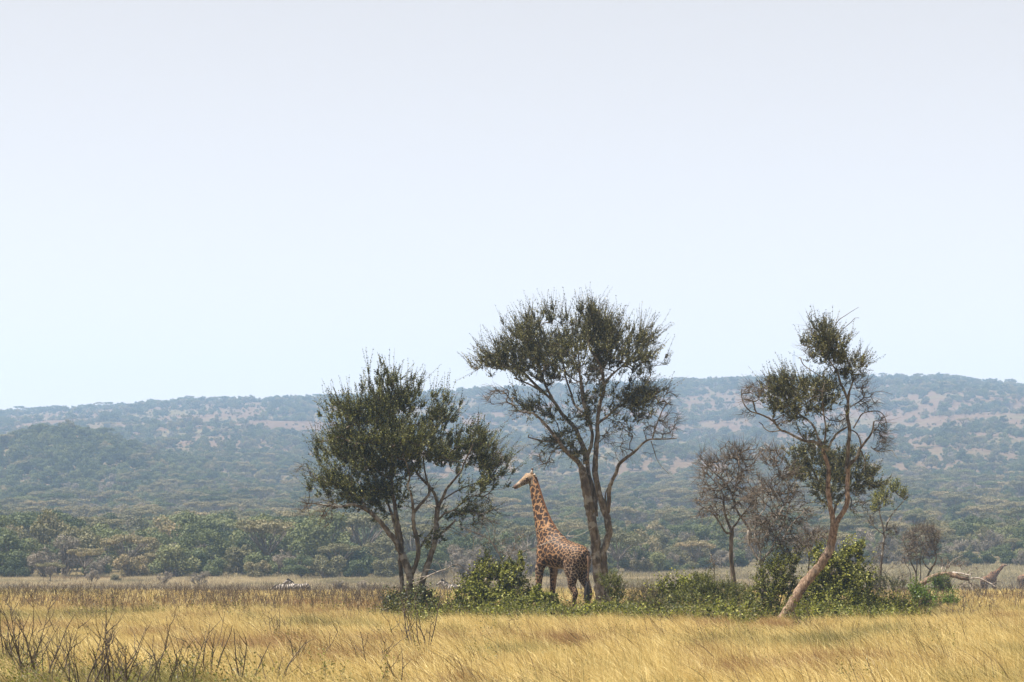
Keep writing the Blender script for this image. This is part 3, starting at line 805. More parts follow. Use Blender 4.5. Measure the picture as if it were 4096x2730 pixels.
tree_bare("thorn_tree", "leafless thorn tree with whitish stem rising from the green bushes", 100, 22, R4,
    [([(685, 1640), (680, 1520), (670, 1400), (670, 1300), (668, 1180), (645, 1105), (600, 1040), (560, 965), (542, 900), (548, 830)], 40, 16, 0, .2),
     ([(660, 1150), (690, 1080), (745, 1010), (800, 900), (860, 790), (900, 650), (945, 510), (980, 400)], 26, 8, 0, -.3),
     ([(655, 1110), (640, 980), (600, 880), (620, 740), (690, 640), (720, 520)], 18, 7, 0, .5),
     ([(690, 900), (760, 780), (850, 640), (900, 550), (900, 430), (840, 340), (790, 230), (740, 140), (655, 90)], 18, 6, -.1, .3),
     ([(700, 1060), (820, 960), (920, 800), (1010, 700), (1100, 620)], 14, 5, 0, -.6)],
    [(700, 600, 180, 200, 0, 1), (850, 450, 150, 180, .2, .9), (640, 850, 140, 160, -.2, 1), (800, 800, 150, 160, .2, 1), (990, 680, 130, 110, -.3, 1), (750, 190, 120, 120, .1, 1.0), (900, 330, 90, 90, 0, .7), (900, 950, 140, 110, 0, .7)],
    880, M['bark_pale'], M['twig_brown'], .0092, step=.17, wob=.13)
tree_bare("thorn_tree", "small grey leafless thorn tree partly hidden behind the leaning trunk", 112, 23, R4,
    [([(1090, 1400), (1085, 1200), (1090, 1080), (1060, 980), (1010, 900)], 18, 6, 0, .2),
     ([(1090, 1060), (1120, 950), (1180, 880), (1250, 820)], 12, 4, 0, -.3), ([(1085, 1000), (1090, 900), (1120, 820)], 9, 4, 0, .3)],
    [(1060, 920, 90, 90, 0, 1), (1180, 880, 80, 70, 0, .8)], 220, M['bark_grey'], M['twig_brown'], .009, wob=.2)
tree_bare("slender_tree", "slender young tree with sparse grey green leaves by the round bush", 150, 24, R5,
    [([(308, 1250), (312, 1100), (320, 950), (335, 850), (342, 750), (360, 660), (352, 610), (345, 540), (320, 450), (310, 380), (330, 280)], 34, 8, 0, .2),
     ([(350, 620), (305, 590), (260, 550), (225, 500), (200, 410)], 14, 6, 0, -.4),
     ([(360, 600), (400, 480), (450, 400), (520, 320), (570, 260), (610, 200)], 16, 5, 0, .5),
     ([(365, 650), (420, 600), (470, 600), (500, 540), (545, 450)], 9, 4, 0, -.5),
     ([(345, 850), (400, 870), (430, 880)], 8, 4, 0, -.3)],
    [(430, 600, 80, 60, 0, 1), (330, 740, 60, 60, 0, .6), (230, 480, 60, 60, 0, .7), (290, 860, 60, 60, 0, .4)], 100, M['bark_grey'], M['twig_dark'], .009,
    leafb=[(320, 280, 90, 90, 0, 1), (370, 170, 70, 60, 0, 1), (450, 150, 60, 50, 0, .8), (520, 190, 70, 60, 0, 1), (270, 350, 60, 60, 0, .8), (570, 230, 50, 40, 0, .8), (400, 280, 60, 60, 0, .7), (495, 100, 20, 40, 0, 1.5)], nl=120, leaf=M['leaf_bush'],
    shoots=3, nleaf=9, sl=(.25, .5), ll=.085, lw=.045, group=None)
tree_bare("round_bush", "round leafless brown bush standing over the fallen trunk", 164, 25, R5,
    [([(690, 1260), (690, 1150), (690, 1030), (645, 930), (600, 800), (560, 700)], 22, 7, 0, -.3),
     ([(692, 1040), (700, 920), (690, 800), (680, 680)], 13, 6, 0, .4), ([(730, 1180), (740, 1000), (735, 880), (760, 740)], 12, 6, .1, .5),
     ([(790, 1110), (840, 1000), (882, 930), (902, 870), (890, 780), (922, 680), (922, 600)], 26, 7, 0, -.2),
     ([(842, 995), (790, 950), (762, 880), (800, 800), (830, 700)], 14, 6, 0, .4),
     ([(640, 1120), (625, 1000), (580, 930), (560, 850)], 9, 5, 0, -.5)],
    [(740, 640, 150, 110, 0, 1), (850, 640, 90, 110, 0, 1.1), (620, 700, 80, 110, 0, 1), (700, 790, 120, 110, 0, 1), (850, 780, 80, 80, 0, 1), (600, 850, 60, 90, 0, .6), (760, 560, 120, 50, 0, 1)],
    720, M['twig_dark'], M['twig_brown'], .010, wob=.2, step=.2, group=None, cat="bush")

tree_bare("dead_sapling", "thin upright dead sapling sticking out of the feathery bush", 99, 26, R4,
    [([(240, 1460), (240, 1290), (238, 1180), (225, 1120), (208, 1060)], 12, 5, 0, 0), ([(238, 1160), (250, 1110), (290, 1095)], 5, 3, 0, .1), ([(238, 1200), (180, 1160), (160, 1200)], 5, 3, 0, -.1)],
    [(225, 1120, 30, 60, 0, 1)], 14, M['twig_dark'], M['twig_dark'], .006, group=None, cat="sapling")

# ---- fallen trunk
def fallen_log():
    D = 160.0; rng = rng_of(31); t = Tracer(D, rng)
    root = root_at("fallen_log", 3790, D)
    tag(root, "arched fallen dead trunk with broken white end and bare branches", "log")
    t.limb(root, LG, [(430, 720), (480, 650), (600, 570), (720, 510), (850, 450), (960, 420), (1080, 425), (1200, 465), (1300, 495), (1400, 505)], 95, 62, 0, -.4, "trunk", M['log_bark'], 14, .10)
    t.limb(root, LG, [(1120, 395), (1180, 400), (1260, 410), (1340, 430), (1430, 440), (1440, 400)], 44, 22, -.25, -.5, "broken_core", M['log_core'], 8, .15)
    L = lambda *a, **k: t.limb(root, LG, *a, mat=M['dead_wood'], **k)
    L([(1420, 495), (1500, 488), (1570, 490), (1640, 512), (1720, 552), (1800, 592), (1850, 630), (1912, 657)], 34, 14, -.4, -1.2)
    L([(965, 400), (940, 330), (962, 270), (950, 225)], 34, 14, 0, .2)
    L([(990, 390), (1020, 285), (1042, 220), (1025, 165)], 30, 8, 0, -.3)
    L([(1010, 330), (1060, 265), (1095, 215), (1180, 150), (1310, 88)], 18, 5, 0, .5)
    L([(1390, 500), (1385, 400), (1420, 350), (1480, 300)], 24, 8, -.3, -.6)
    L([(1400, 510), (1420, 600), (1450, 660), (1490, 705)], 24, 9, -.3, -.7)
    L([(1390, 560), (1300, 600), (1240, 655)], 18, 7, -.4, -.9)
    L([(1640, 510), (1690, 560), (1680, 610)], 12, 5, -.7, -.9)
    L([(1800, 590), (1870, 560), (1895, 490)], 12, 5, -1, -1.3)
    L([(1200, 380), (1290, 320), (1340, 350)], 12, 6, 0, -.2)
    L([(1140, 270), (1250, 260), (1320, 210), (1410, 220)], 7, 4, .2, .6)
    L([(600, 690), (680, 710), (760, 745)], 12, 8, -.4, -.8)
    bp, _ = blob_points(tr(LG, [(1000, 220, 130, 110, 0, 1), (1250, 250, 160, 70, 0, .8), (1400, 600, 180, 80, -.5, .7), (1780, 560, 150, 60, -1, .6), (1500, 330, 100, 80, -.5, .4)]), 110, rng, D)
    make_plant(root, rng, t.skel, None, bp, M['twig_brown'], None, tip=.010, wob=.25, step=.2)
fallen_log()

# ---- bleached dead branches
def dead_branches():
    D = 99.6; rng = rng_of(33); t = Tracer(D, rng)
    root = root_at("dead_shrub", 2010, D)
    tag(root, "tangle of bleached dead branches reaching across the giraffe", "dead shrub")
    L = lambda *a, **k: t.limb(root, G7, *a, mat=M['dead_wood'], sides=6, **k)
    L([(1010, 1450), (960, 1000), (900, 700), (870, 650), (800, 520), (720, 400), (640, 330), (540, 285), (440, 245), (330, 190), (240, 180)], 24, 7, 0, -.5)
    L([(1010, 1300), (1040, 800), (1085, 590), (1170, 520), (1340, 462), (1500, 392), (1600, 362), (1740, 318), (1900, 312), (2000, 260), (2090, 205)], 14, 3, 0, -.6)
    L([(1740, 320), (1830, 335), (1895, 340)], 6, 3, -.5, -.6)
    L([(1740, 318), (1780, 260), (1880, 220), (1990, 178)], 6, 3, -.5, -.3)
    L([(1340, 460), (1500, 410), (1620, 410), (1710, 465)], 8, 3, -.3, -.5)
    L([(900, 700), (1000, 530), (1050, 430), (1040, 285)], 11, 5, 0, .2)
    L([(1000, 530), (1090, 360), (1200, 320), (1335, 262), (1500, 208)], 9, 3, 0, -.4)
    L([(1335, 262), (1290, 225), (1240, 215)], 6, 4, -.3, -.3)
    L([(870, 440), (900, 370), (1000, 335), (1105, 310)], 7, 4, 0, .3)
    L([(800, 520), (880, 560), (1000, 560), (1080, 560)], 7, 4, 0, .1)
    L([(880, 660), (790, 480), (700, 360), (690, 280), (640, 190), (600, 120), (520, 0)], 14, 5, .2, .3)
    L([(540, 280), (590, 180), (640, 135), (720, 118), (800, 105), (880, 92)], 9, 4, .1, .4)
    L([(720, 118), (745, 180), (770, 260), (800, 328)], 9, 5, .2, .2)
    L([(700, 600), (695, 480), (690, 380)], 11, 7, .2, .2)
    L([(490, 330), (485, 430), (470, 510), (460, 590)], 7, 4, 0, 0)
    L([(1110, 570), (1200, 500), (1250, 400), (1310, 290)], 6, 3, 0, .4)
    bp, _ = blob_points(tr(G7, [(650, 250, 200, 200, 0, 1), (950, 450, 200, 150, 0, 1), (420, 250, 180, 90, -.2, .7), (1150, 330, 150, 120, 0, .6)]), 85, rng, D)
    make_plant(root, rng, t.skel, None, bp, M['dead_wood'], None, tip=.0055, wob=.25)
    D = 98.6; t = Tracer(D, rng)
    root = root_at("fallen_branch", 1800, D)
    tag(root, "pale dead branch arching in front of the four stemmed tree", "branch")
    L = lambda *a, **k: t.limb(root, Z2, *a, mat=M['dead_wood'], sides=6, **k)
    L([(0, 660), (240, 590), (500, 430), (780, 300), (960, 240), (1100, 190), (1230, 100), (1380, 70), (1500, 100), (1600, 190), (1780, 320), (2000, 620), (2100, 1100), (2120, 1600)], 30, 40, -.5, .3, name="stem")
    L([(0, 545), (170, 490), (330, 455), (520, 420)], 18, 30, -.6, -.3)
    L([(400, 240), (560, 235), (660, 240), (770, 295)], 12, 20, -.5, -.3)
    L([(1170, 190), (1300, 180), (1430, 195), (1570, 195)], 16, 18, 0, .1)
    D = 99.2; t = Tracer(D, rng)
    root = root_at("dead_stick", 1770, D)
    tag(root, "thin white dead stick standing up beside the zebra's head", "stick")
    L = lambda *a, **k: t.limb(root, Z2, *a, mat=M['dead_wood'], sides=6, **k)
    L([(795, -10), (880, 170), (960, 380), (1000, 520), (1080, 780), (1095, 1010), (1110, 1500)], 20, 26, .2, 0, name="stem")
    L([(1185, 215), (1290, 420), (1320, 640), (1240, 800), (1170, 1010), (1130, 1200)], 22, 24, .3, 0)
    L([(1340, -10), (1352, 180), (1310, 300), (1300, 430)], 12, 20, .3, .2)
dead_branches()

# ------------------------------------------------------------------ bushes
def bush(name, label, D, seed, blobs, n, leaf, px, group="green bushes under the trees", nbare=0, bareb=None, **kw):
    rng = rng_of(seed)
    root = root_at(name, px, D)
    tag(root, label, "bush", group)
    lo = np.array(root.location)
    stems = []
    cs = [W(b[0], b[1], D + b[4]) for b in blobs]
    for c in cs:
        b0 = lo + np.array([rng.normal(0, .15) + (c[0] - lo[0]) * .65, rng.normal(0, .15), 0])
        b0[2] = tz(b0[0], b0[1]) - 0.05
        k = 5
        Pm = np.array([b0 + (c - b0) * (i / (k - 1)) + rng.normal(0, .05, 3) * (0 < i < k - 1) for i in range(k)])
        stems.append(Pm)
    for s in stems:
        me = mesh_tube("stem", s - lo, np.linspace(.028, .01, len(s)), 6, rng, .05)
        obj("stem", me, M['twig_dark'], root)
    lp, _ = blob_points(blobs, n, rng, D, shell=.5)
    g = terrain(lp[:, 0], lp[:, 1])
    lp[:, 2] = np.maximum(lp[:, 2], g + 0.08)
    bp = None
    if nbare:
        bp, _ = blob_points(bareb or blobs, nbare, rng, D)
        bp[:, 2] = np.maximum(bp[:, 2], terrain(bp[:, 0], bp[:, 1]) + .1)
    a = dict(shoots=4, nleaf=10, skew=2.6, sl=(.15, .85), ll=.10, lw=.062, upb=.45, step=.16, tip=.006, flat=.35, crown="foliage", bend=-.1)
    a.update(kw)
    make_plant(root, rng, stems, lp, bp, M['twig_dark'], leaf, **a)

bush("leafy_bush", "big leafy bush between the four stemmed tree and the giraffe", 98.6, 41,
     [(1960, 2345, 90, 70, 0, 1.2), (2035, 2310, 55, 50, .3, 1), (2070, 2390, 45, 80, .2, 1), (1900, 2400, 80, 70, -.3, 1), (2000, 2430, 100, 60, -.6, 1), (1850, 2460, 60, 40, -.5, .7), (2075, 2255, 25, 40, .2, 1), (1960, 2270, 40, 30, .2, .8)], 430, M['leaf_bush'], 1990, nbare=60)
bush("leafy_bush", "leafy bush growing round the foot of the four stemmed tree", 98.2, 42,
     [(1640, 2440, 70, 50, 0, 1), (1700, 2430, 50, 50, -.2, 1), (1580, 2430, 50, 50, -.2, .7), (1640, 2490, 90, 30, -.4, 1), (1690, 2390, 35, 40, .2, .8)], 190, M['leaf_green'], 1650, nbare=60, bareb=[(1560, 2400, 60, 50, 0, 1), (1780, 2440, 90, 60, 0, 1)])
bush("leafy_bush", "low pale leafed bush in front of the giraffe's front legs", 97.5, 43,
     [(2140, 2430, 70, 50, 0, 1), (2220, 2460, 80, 35, -.3, 1), (2150, 2380, 25, 35, .2, .6), (2210, 2400, 22, 40, .1, .7), (2120, 2480, 80, 25, -.4, .9), (2290, 2495, 70, 20, -.4, .9)], 230, M['leaf_bush'], 2180, nbare=30, sl=(.12, .3))
bush("leafy_bush", "low leafy bush below the tall tree and the giraffe's tail", 97.8, 44,
     [(2380, 2455, 60, 25, 0, 1), (2450, 2450, 70, 30, .2, 1), (2340, 2485, 80, 20, -.3, 1), (2440, 2485, 90, 20, -.3, 1), (2530, 2465, 50, 30, 0, .8)], 200, M['leaf_bush'], 2420, nbare=40, sl=(.12, .35))
bush("fern_bush", "small bright feathery bush at the foot of the tall tree", 98.8, 45,
     [(2445, 2345, 40, 30, 0, 1.2), (2465, 2385, 35, 35, 0, 1), (2420, 2330, 25, 20, .1, 1)], 55, M['leaf_fine'], 2450, nleaf=24, ll=.055, lw=.022, shoots=4, sl=(.3, .6))
bush("dry_bush", "brownish dry shrub between the two green bushes", 98.4, 46,
     [(2570, 2400, 60, 50, 0, 1), (2610, 2430, 60, 50, -.2, 1), (2560, 2450, 70, 30, -.3, 1)], 150, M['leaf_dry'], 2580, nbare=120, ll=.05, lw=.022, group="dry shrubs")
bush("fern_bush", "wide deep green feathery bush left of the whitish dead stem", 98.0, 47,
     [(2800, 2400, 90, 55, 0, 1.2), (2880, 2390, 80, 50, .3, 1), (2720, 2430, 70, 45, -.2, 1), (2830, 2450, 110, 35, -.4, 1.1), (2940, 2420, 60, 55, 0, 1), (2810, 2345, 40, 30, .2, .8), (2690, 2470, 70, 25, -.4, .8)], 420, M['leaf_fine'], 2820, nleaf=30, ll=.06, lw=.024, shoots=4, sl=(.3, .7), upb=.3, nbare=40)
bush("leafy_bush", "sprawling bush of young shoots right of the brownish shrub", 98.6, 48,
     [(2660, 2360, 30, 40, 0, .8), (2740, 2350, 30, 35, 0, .8), (2640, 2420, 50, 40, -.1, 1), (2700, 2400, 50, 40, .1, .9)], 110, M['leaf_bush'], 2680, nbare=30)
bush("leafy_bush", "dark bush wrapped around the foot of the whitish stem", 99.5, 49,
     [(3080, 2330, 60, 70, 0, 1), (3130, 2280, 50, 60, .2, 1), (3040, 2400, 60, 60, -.2, 1), (3110, 2420, 60, 60, 0, 1), (3150, 2350, 50, 60, .3, .9), (3020, 2460, 80, 30, -.4, .8), (3170, 2230, 30, 40, .2, .8)], 330, M['leaf_bush'], 3080, nbare=90, ll=.07, lw=.045)
bush("leafy_bush", "largest dark bush filling the space under the leaning trunk", 98.8, 50,
     [(3340, 2300, 80, 70, 0, 1.2), (3290, 2370, 80, 70, .3, 1.1), (3390, 2260, 60, 60, .2, 1), (3420, 2340, 60, 70, -.1, 1), (3350, 2410, 100, 60, -.4, 1.2), (3250, 2440, 70, 45, 0, 1), (3460, 2430, 60, 50, -.3, 1), (3300, 2230, 50, 40, .3, .7), (3400, 2470, 100, 30, -.6, 1), (3420, 2210, 40, 30, .2, .5)], 560, M['leaf_bush'], 3350, nbare=60)
bush("leafy_bush", "low bush tapering off right of the largest dark bush", 97.6, 51,
     [(3510, 2440, 60, 40, 0, 1), (3560, 2450, 40, 35, 0, 1), (3490, 2480, 70, 25, -.3, 1), (3600, 2450, 30, 40, .1, .9)], 160, M['leaf_bush'], 3530, nbare=30)
bush("bright_bush", "small bright green bush in the dry grass before the fallen trunk", 104, 52,
     [(3685, 2400, 32, 40, 0, 1), (3695, 2440, 36, 26, -.1, 1), (3665, 2375, 16, 22, 0, .8), (3730, 2420, 20, 26, 0, .6)], 110, M['leaf_bright'], 3690, ll=.085, lw=.05)
bush("bright_bush", "tiny bright green sapling standing alone right of the small bush", 108, 53,
     [(3800, 2410, 26, 18, 0, 1), (3812, 2425, 16, 14, 0, 1)], 40, M['leaf_bright'], 3803, ll=.08, lw=.045)
bush("dark_shrub", "dark rounded shrub standing right before the fallen trunk", 152, 54,
     [(3775, 2340, 24, 34, 0, 1), (3760, 2350, 18, 28, 0, .8), (3785, 2365, 20, 20, 0, .8)], 130, M['leaf_green'], 3775, ll=.08, lw=.03, sl=(.2, .4))
bush("bright_bush", "yellow green shrub tucked against the dark rounded shrub", 151, 55,
     [(3748, 2335, 14, 22, 0, 1), (3750, 2355, 14, 14, 0, 1)], 50, M['leaf_bright'], 3748, ll=.08, lw=.045)
bush("dry_bush", "grey brown scrub below the slender young tree", 146, 56,
     [(3590, 2350, 30, 30, 0, 1), (3540, 2330, 25, 25, 0, .8), (3520, 2340, 25, 35, 0, .8), (3500, 2320, 20, 30, 0, .6)], 110, M['leaf_green'], 3560, ll=.06, lw=.03, nbare=120, bareb=[(3580, 2310, 60, 50, 0, 1), (3500, 2300, 40, 50, 0, 1)], group="dry shrubs")

# earth mound
def mound():
    rng = rng_of(60)
    c = on_ground(3530, 142)
    n = 28
    V = []; 
    for i in range(7):
        r = 1 - i / 6.0
        for j in range(n):
            a = 2 * math.pi * j / n
            rr = (r ** 0.7) * (1 + .12 * math.sin(3 * a + 1) + .05 * rng.normal())
            V.append((1.5 * rr * math.cos(a), 1.2 * rr * math.sin(a), .7 * (1 - r ** 2) + .03 * rng.normal() - .1))
    Fq = [(i * n + j, i * n + (j + 1) % n, (i + 1) * n + (j + 1) % n, (i + 1) * n + j) for i in range(6) for j in range(n)]
    me = bpy.data.meshes.new("earth_mound"); me.from_pydata(V, [], Fq); me.update()
    me.polygons.foreach_set("use_smooth", np.ones(len(me.polygons), dtype=bool))
    o = obj("earth_mound", me, M['mound_earth'], loc=c)
    tag(o, "low reddish brown earth mound below the slender young tree", "mound")
mound()

# ------------------------------------------------------------------ twiggy shrubs in the near grass
def thorny_shrub(label, px, D, h, n, spread, seed, leafy=0, lean=0.0):
    rng = rng_of(seed)
    root = root_at("thorny_shrub", px, D)
    tag(root, label, "shrub", "dark thorny shrubs in the near grass")
    lo = np.array(root.location)
    P0 = []; P1 = []; R0 = []; R1 = []; tips = []
    for s in range(n):
        a = (rng.random() - .5) * 2
        L = h * (.8 + .55 * rng.random())
        ang = a * spread + lean
        dy = rng.normal(0, .25)
        p = np.array([rng.normal(0, .08), rng.normal(0, .08), -.05]); d = unit(np.array([math.sin(ang), dy * .5, math.cos(ang)]))
        k = int(L / .07); r = .010 + .008 * rng.random()
        for i in range(k):
            d = unit(d + rng.normal(0, .09, 3) + np.array([math.sin(ang) * .02 - .01 * a, 0, .02]))
            q = p + d * .07
            rr = r * (1 - .75 * i / k)
            P0.append(p); P1.append(q); R0.append(rr); R1.append(rr * .96)
            if rng.random() < .5:  # thorn or short spur
                sd = unit(d * .3 + rng.normal(0, 1, 3)); P0.append(q); P1.append(q + sd * (.02 + .05 * rng.random())); R0.append(.003); R1.append(.001)
            if i > k * .2 and rng.random() < .16:
                b = q.copy(); bd = unit(d + np.array([rng.choice([-1, 1]) * .8, rng.normal(0, .4), .1])); bl = int(rng.integers(3, 9))
                for j in range(bl):
                    bd = unit(bd + rng.normal(0, .12, 3) + np.array([0, 0, .06])); b2 = b + bd * .06
                    P0.append(b); P1.append(b2); R0.append(.005 * (1 - j / bl) + .002); R1.append(.0045 * (1 - (j + 1) / bl) + .002); b = b2
                tips.append(b)
            p = q
        tips.append(p)
    V, Fq = frusta(np.array(P0), np.array(P1), np.array(R0), np.array(R1), 4)
    o = obj("stems", mesh_np("stems", V, Fq), M['twig_dark'], root); o["kind"] = "stuff"
    if leafy:
        m = np.array(P1); sel = m[(m[:, 2] < h * .65)]
        O = sel[rng.choice(len(sel), leafy)]
        LV, LF, rnd, _, _ = leaf_shoots(O, rng.normal(0, 1, O.shape) + np.array([0, 0, .4]), np.full(len(O), .09), 9, .022, .012, rng)
        o = obj("foliage", mesh_np("foliage", LV, LF, {"rnd": rnd}), M['leaf_fine'], root); o["kind"] = "stuff"

SHR = [(60, 47, 1.35, 7, .35, 0, .25), (130, 46, 1.35, 9, .22, 25, -.12), (190, 45, 1.1, 7, .3, 25, .1), (335, 40, 1.05, 12, .42, 15, -.02), (415, 40.5, 1.15, 10, .22, 15, .12),
       (505, 39, .95, 8, .35, 25, .1), (560, 41, 1.15, 5, .45, 20, -.2), (640, 40, 1.05, 6, .3, 60, .08), (690, 42, .9, 5, .35, 45, .2), (760, 40, .85, 4, .2, 30, 0),
       (850, 45, 1.25, 5, .32, 30, .05), (960, 43, .95, 5, .3, 60, .1), (1060, 42, .9, 5, .5, 60, .3), (1190, 50, .9, 5, .4, 40, .3), (1700, 60, 1.25, 8, .35, 25, -.1),
       (1640, 63, 1.2, 4, .25, 10, -.3), (1480, 48, .8, 5, .35, 25, -.2), (1610, 40, .75, 3, .3, 10, -.35), (1110, 66, 1.2, 4, .3, 10, -.1), (20, 52, 1.2, 6, .3, 10, .1)]
WHERE = ["arching tall stems at the picture's left edge", "dense upright clump second from the left edge", "low clump with green leaves third from the left edge", "thickest fan of black stems low in the near left grass",
         "bundle of tall upright stems right of the thickest fan", "short leafy clump beside the bundle of tall stems", "long stem arching over to the left", "branched stem with many green leaves below it",
         "small forked clump with leafy foot", "low single stemmed clump in the near grass", "tall forked stem standing alone in golden grass", "leafy clump right of the tall forked stem",
         "low clump leaning far to the right", "clump of spread stems below the two zebras", "dark crossed stems in front of the four stemmed tree", "leaning twigs left of the crossed stems", "small leaning clump before the tree's left side",
         "bent lone stem at the bottom below the four stemmed tree", "thin forked stems standing in front of the zebras", "thin stems behind the arching ones at the left edge"]
for i, ((px, D, h, n, sp, lf, ln), wtxt) in enumerate(zip(SHR, WHERE)):
    thorny_shrub("thorny shrub, " + wtxt, px, D, h, n, sp, 700 + i, lf, ln)

# ------------------------------------------------------------------ animals
def remesh_union(name, pieces, voxel):
    bm = bmesh.new()
    for V, Q_, T_ in pieces:
        vs = [bm.verts.new(v) for v in V]
        for f in Q_: bm.faces.new([vs[i] for i in f])
        for f in T_: bm.faces.new([vs[i] for i in f])
    bmesh.ops.recalc_face_normals(bm, faces=bm.faces)
    me = bpy.data.meshes.new(name); bm.to_mesh(me); bm.free()
    o = bpy.data.objects.new(name, me); COL.objects.link(o)
    md = o.modifiers.new("r", 'REMESH'); md.mode = 'VOXEL'; md.voxel_size = voxel
    ms = o.modifiers.new("s", 'SMOOTH'); ms.factor = .5; ms.iterations = 4
    dg = bpy.context.evaluated_depsgraph_get(); dg.update()
    out = bpy.data.meshes.new_from_object(o.evaluated_get(dg))
    bpy.data.objects.remove(o, do_unlink=True); bpy.data.meshes.remove(me)
    out.name = name
    out.polygons.foreach_set("use_smooth", np.ones(len(out.polygons), dtype=bool))
    return out

def sect(S, sides=20, lat=(0, 1, 0), step=.08):
    """S rows: x, y, z, radius in the sagittal plane, radius sideways"""
    S = np.array(S, float)
    C, R = catmull(S[:, :3], S[:, 3], step); _, R2 = catmull(S[:, :3], S[:, 4], step)
    return tube(C, np.maximum(R, .004), sides, lat=lat, R2=np.maximum(R2, .004))

def verts_of(me):
    V = np.zeros(len(me.vertices) * 3, np.float32); me.vertices.foreach_get("co", V); return V.reshape(-1, 3).astype(float)

def set_coat(me, C):
    a = me.attributes.new("coat", 'FLOAT_COLOR', 'POINT')
    a.data.foreach_set("color", np.hstack([C, np.ones((len(C), 1))]).astype(np.float32).ravel())

def sub_piece(name, V, Q_, T_, mat, parent):
    me = bpy.data.meshes.new(name); me.from_pydata(np.asarray(V).tolist(), [], np.asarray(Q_).tolist() + np.asarray(T_).tolist()); me.update()
    me.polygons.foreach_set("use_smooth", np.ones(len(me.polygons), dtype=bool))
    return obj(name, me, mat, parent)

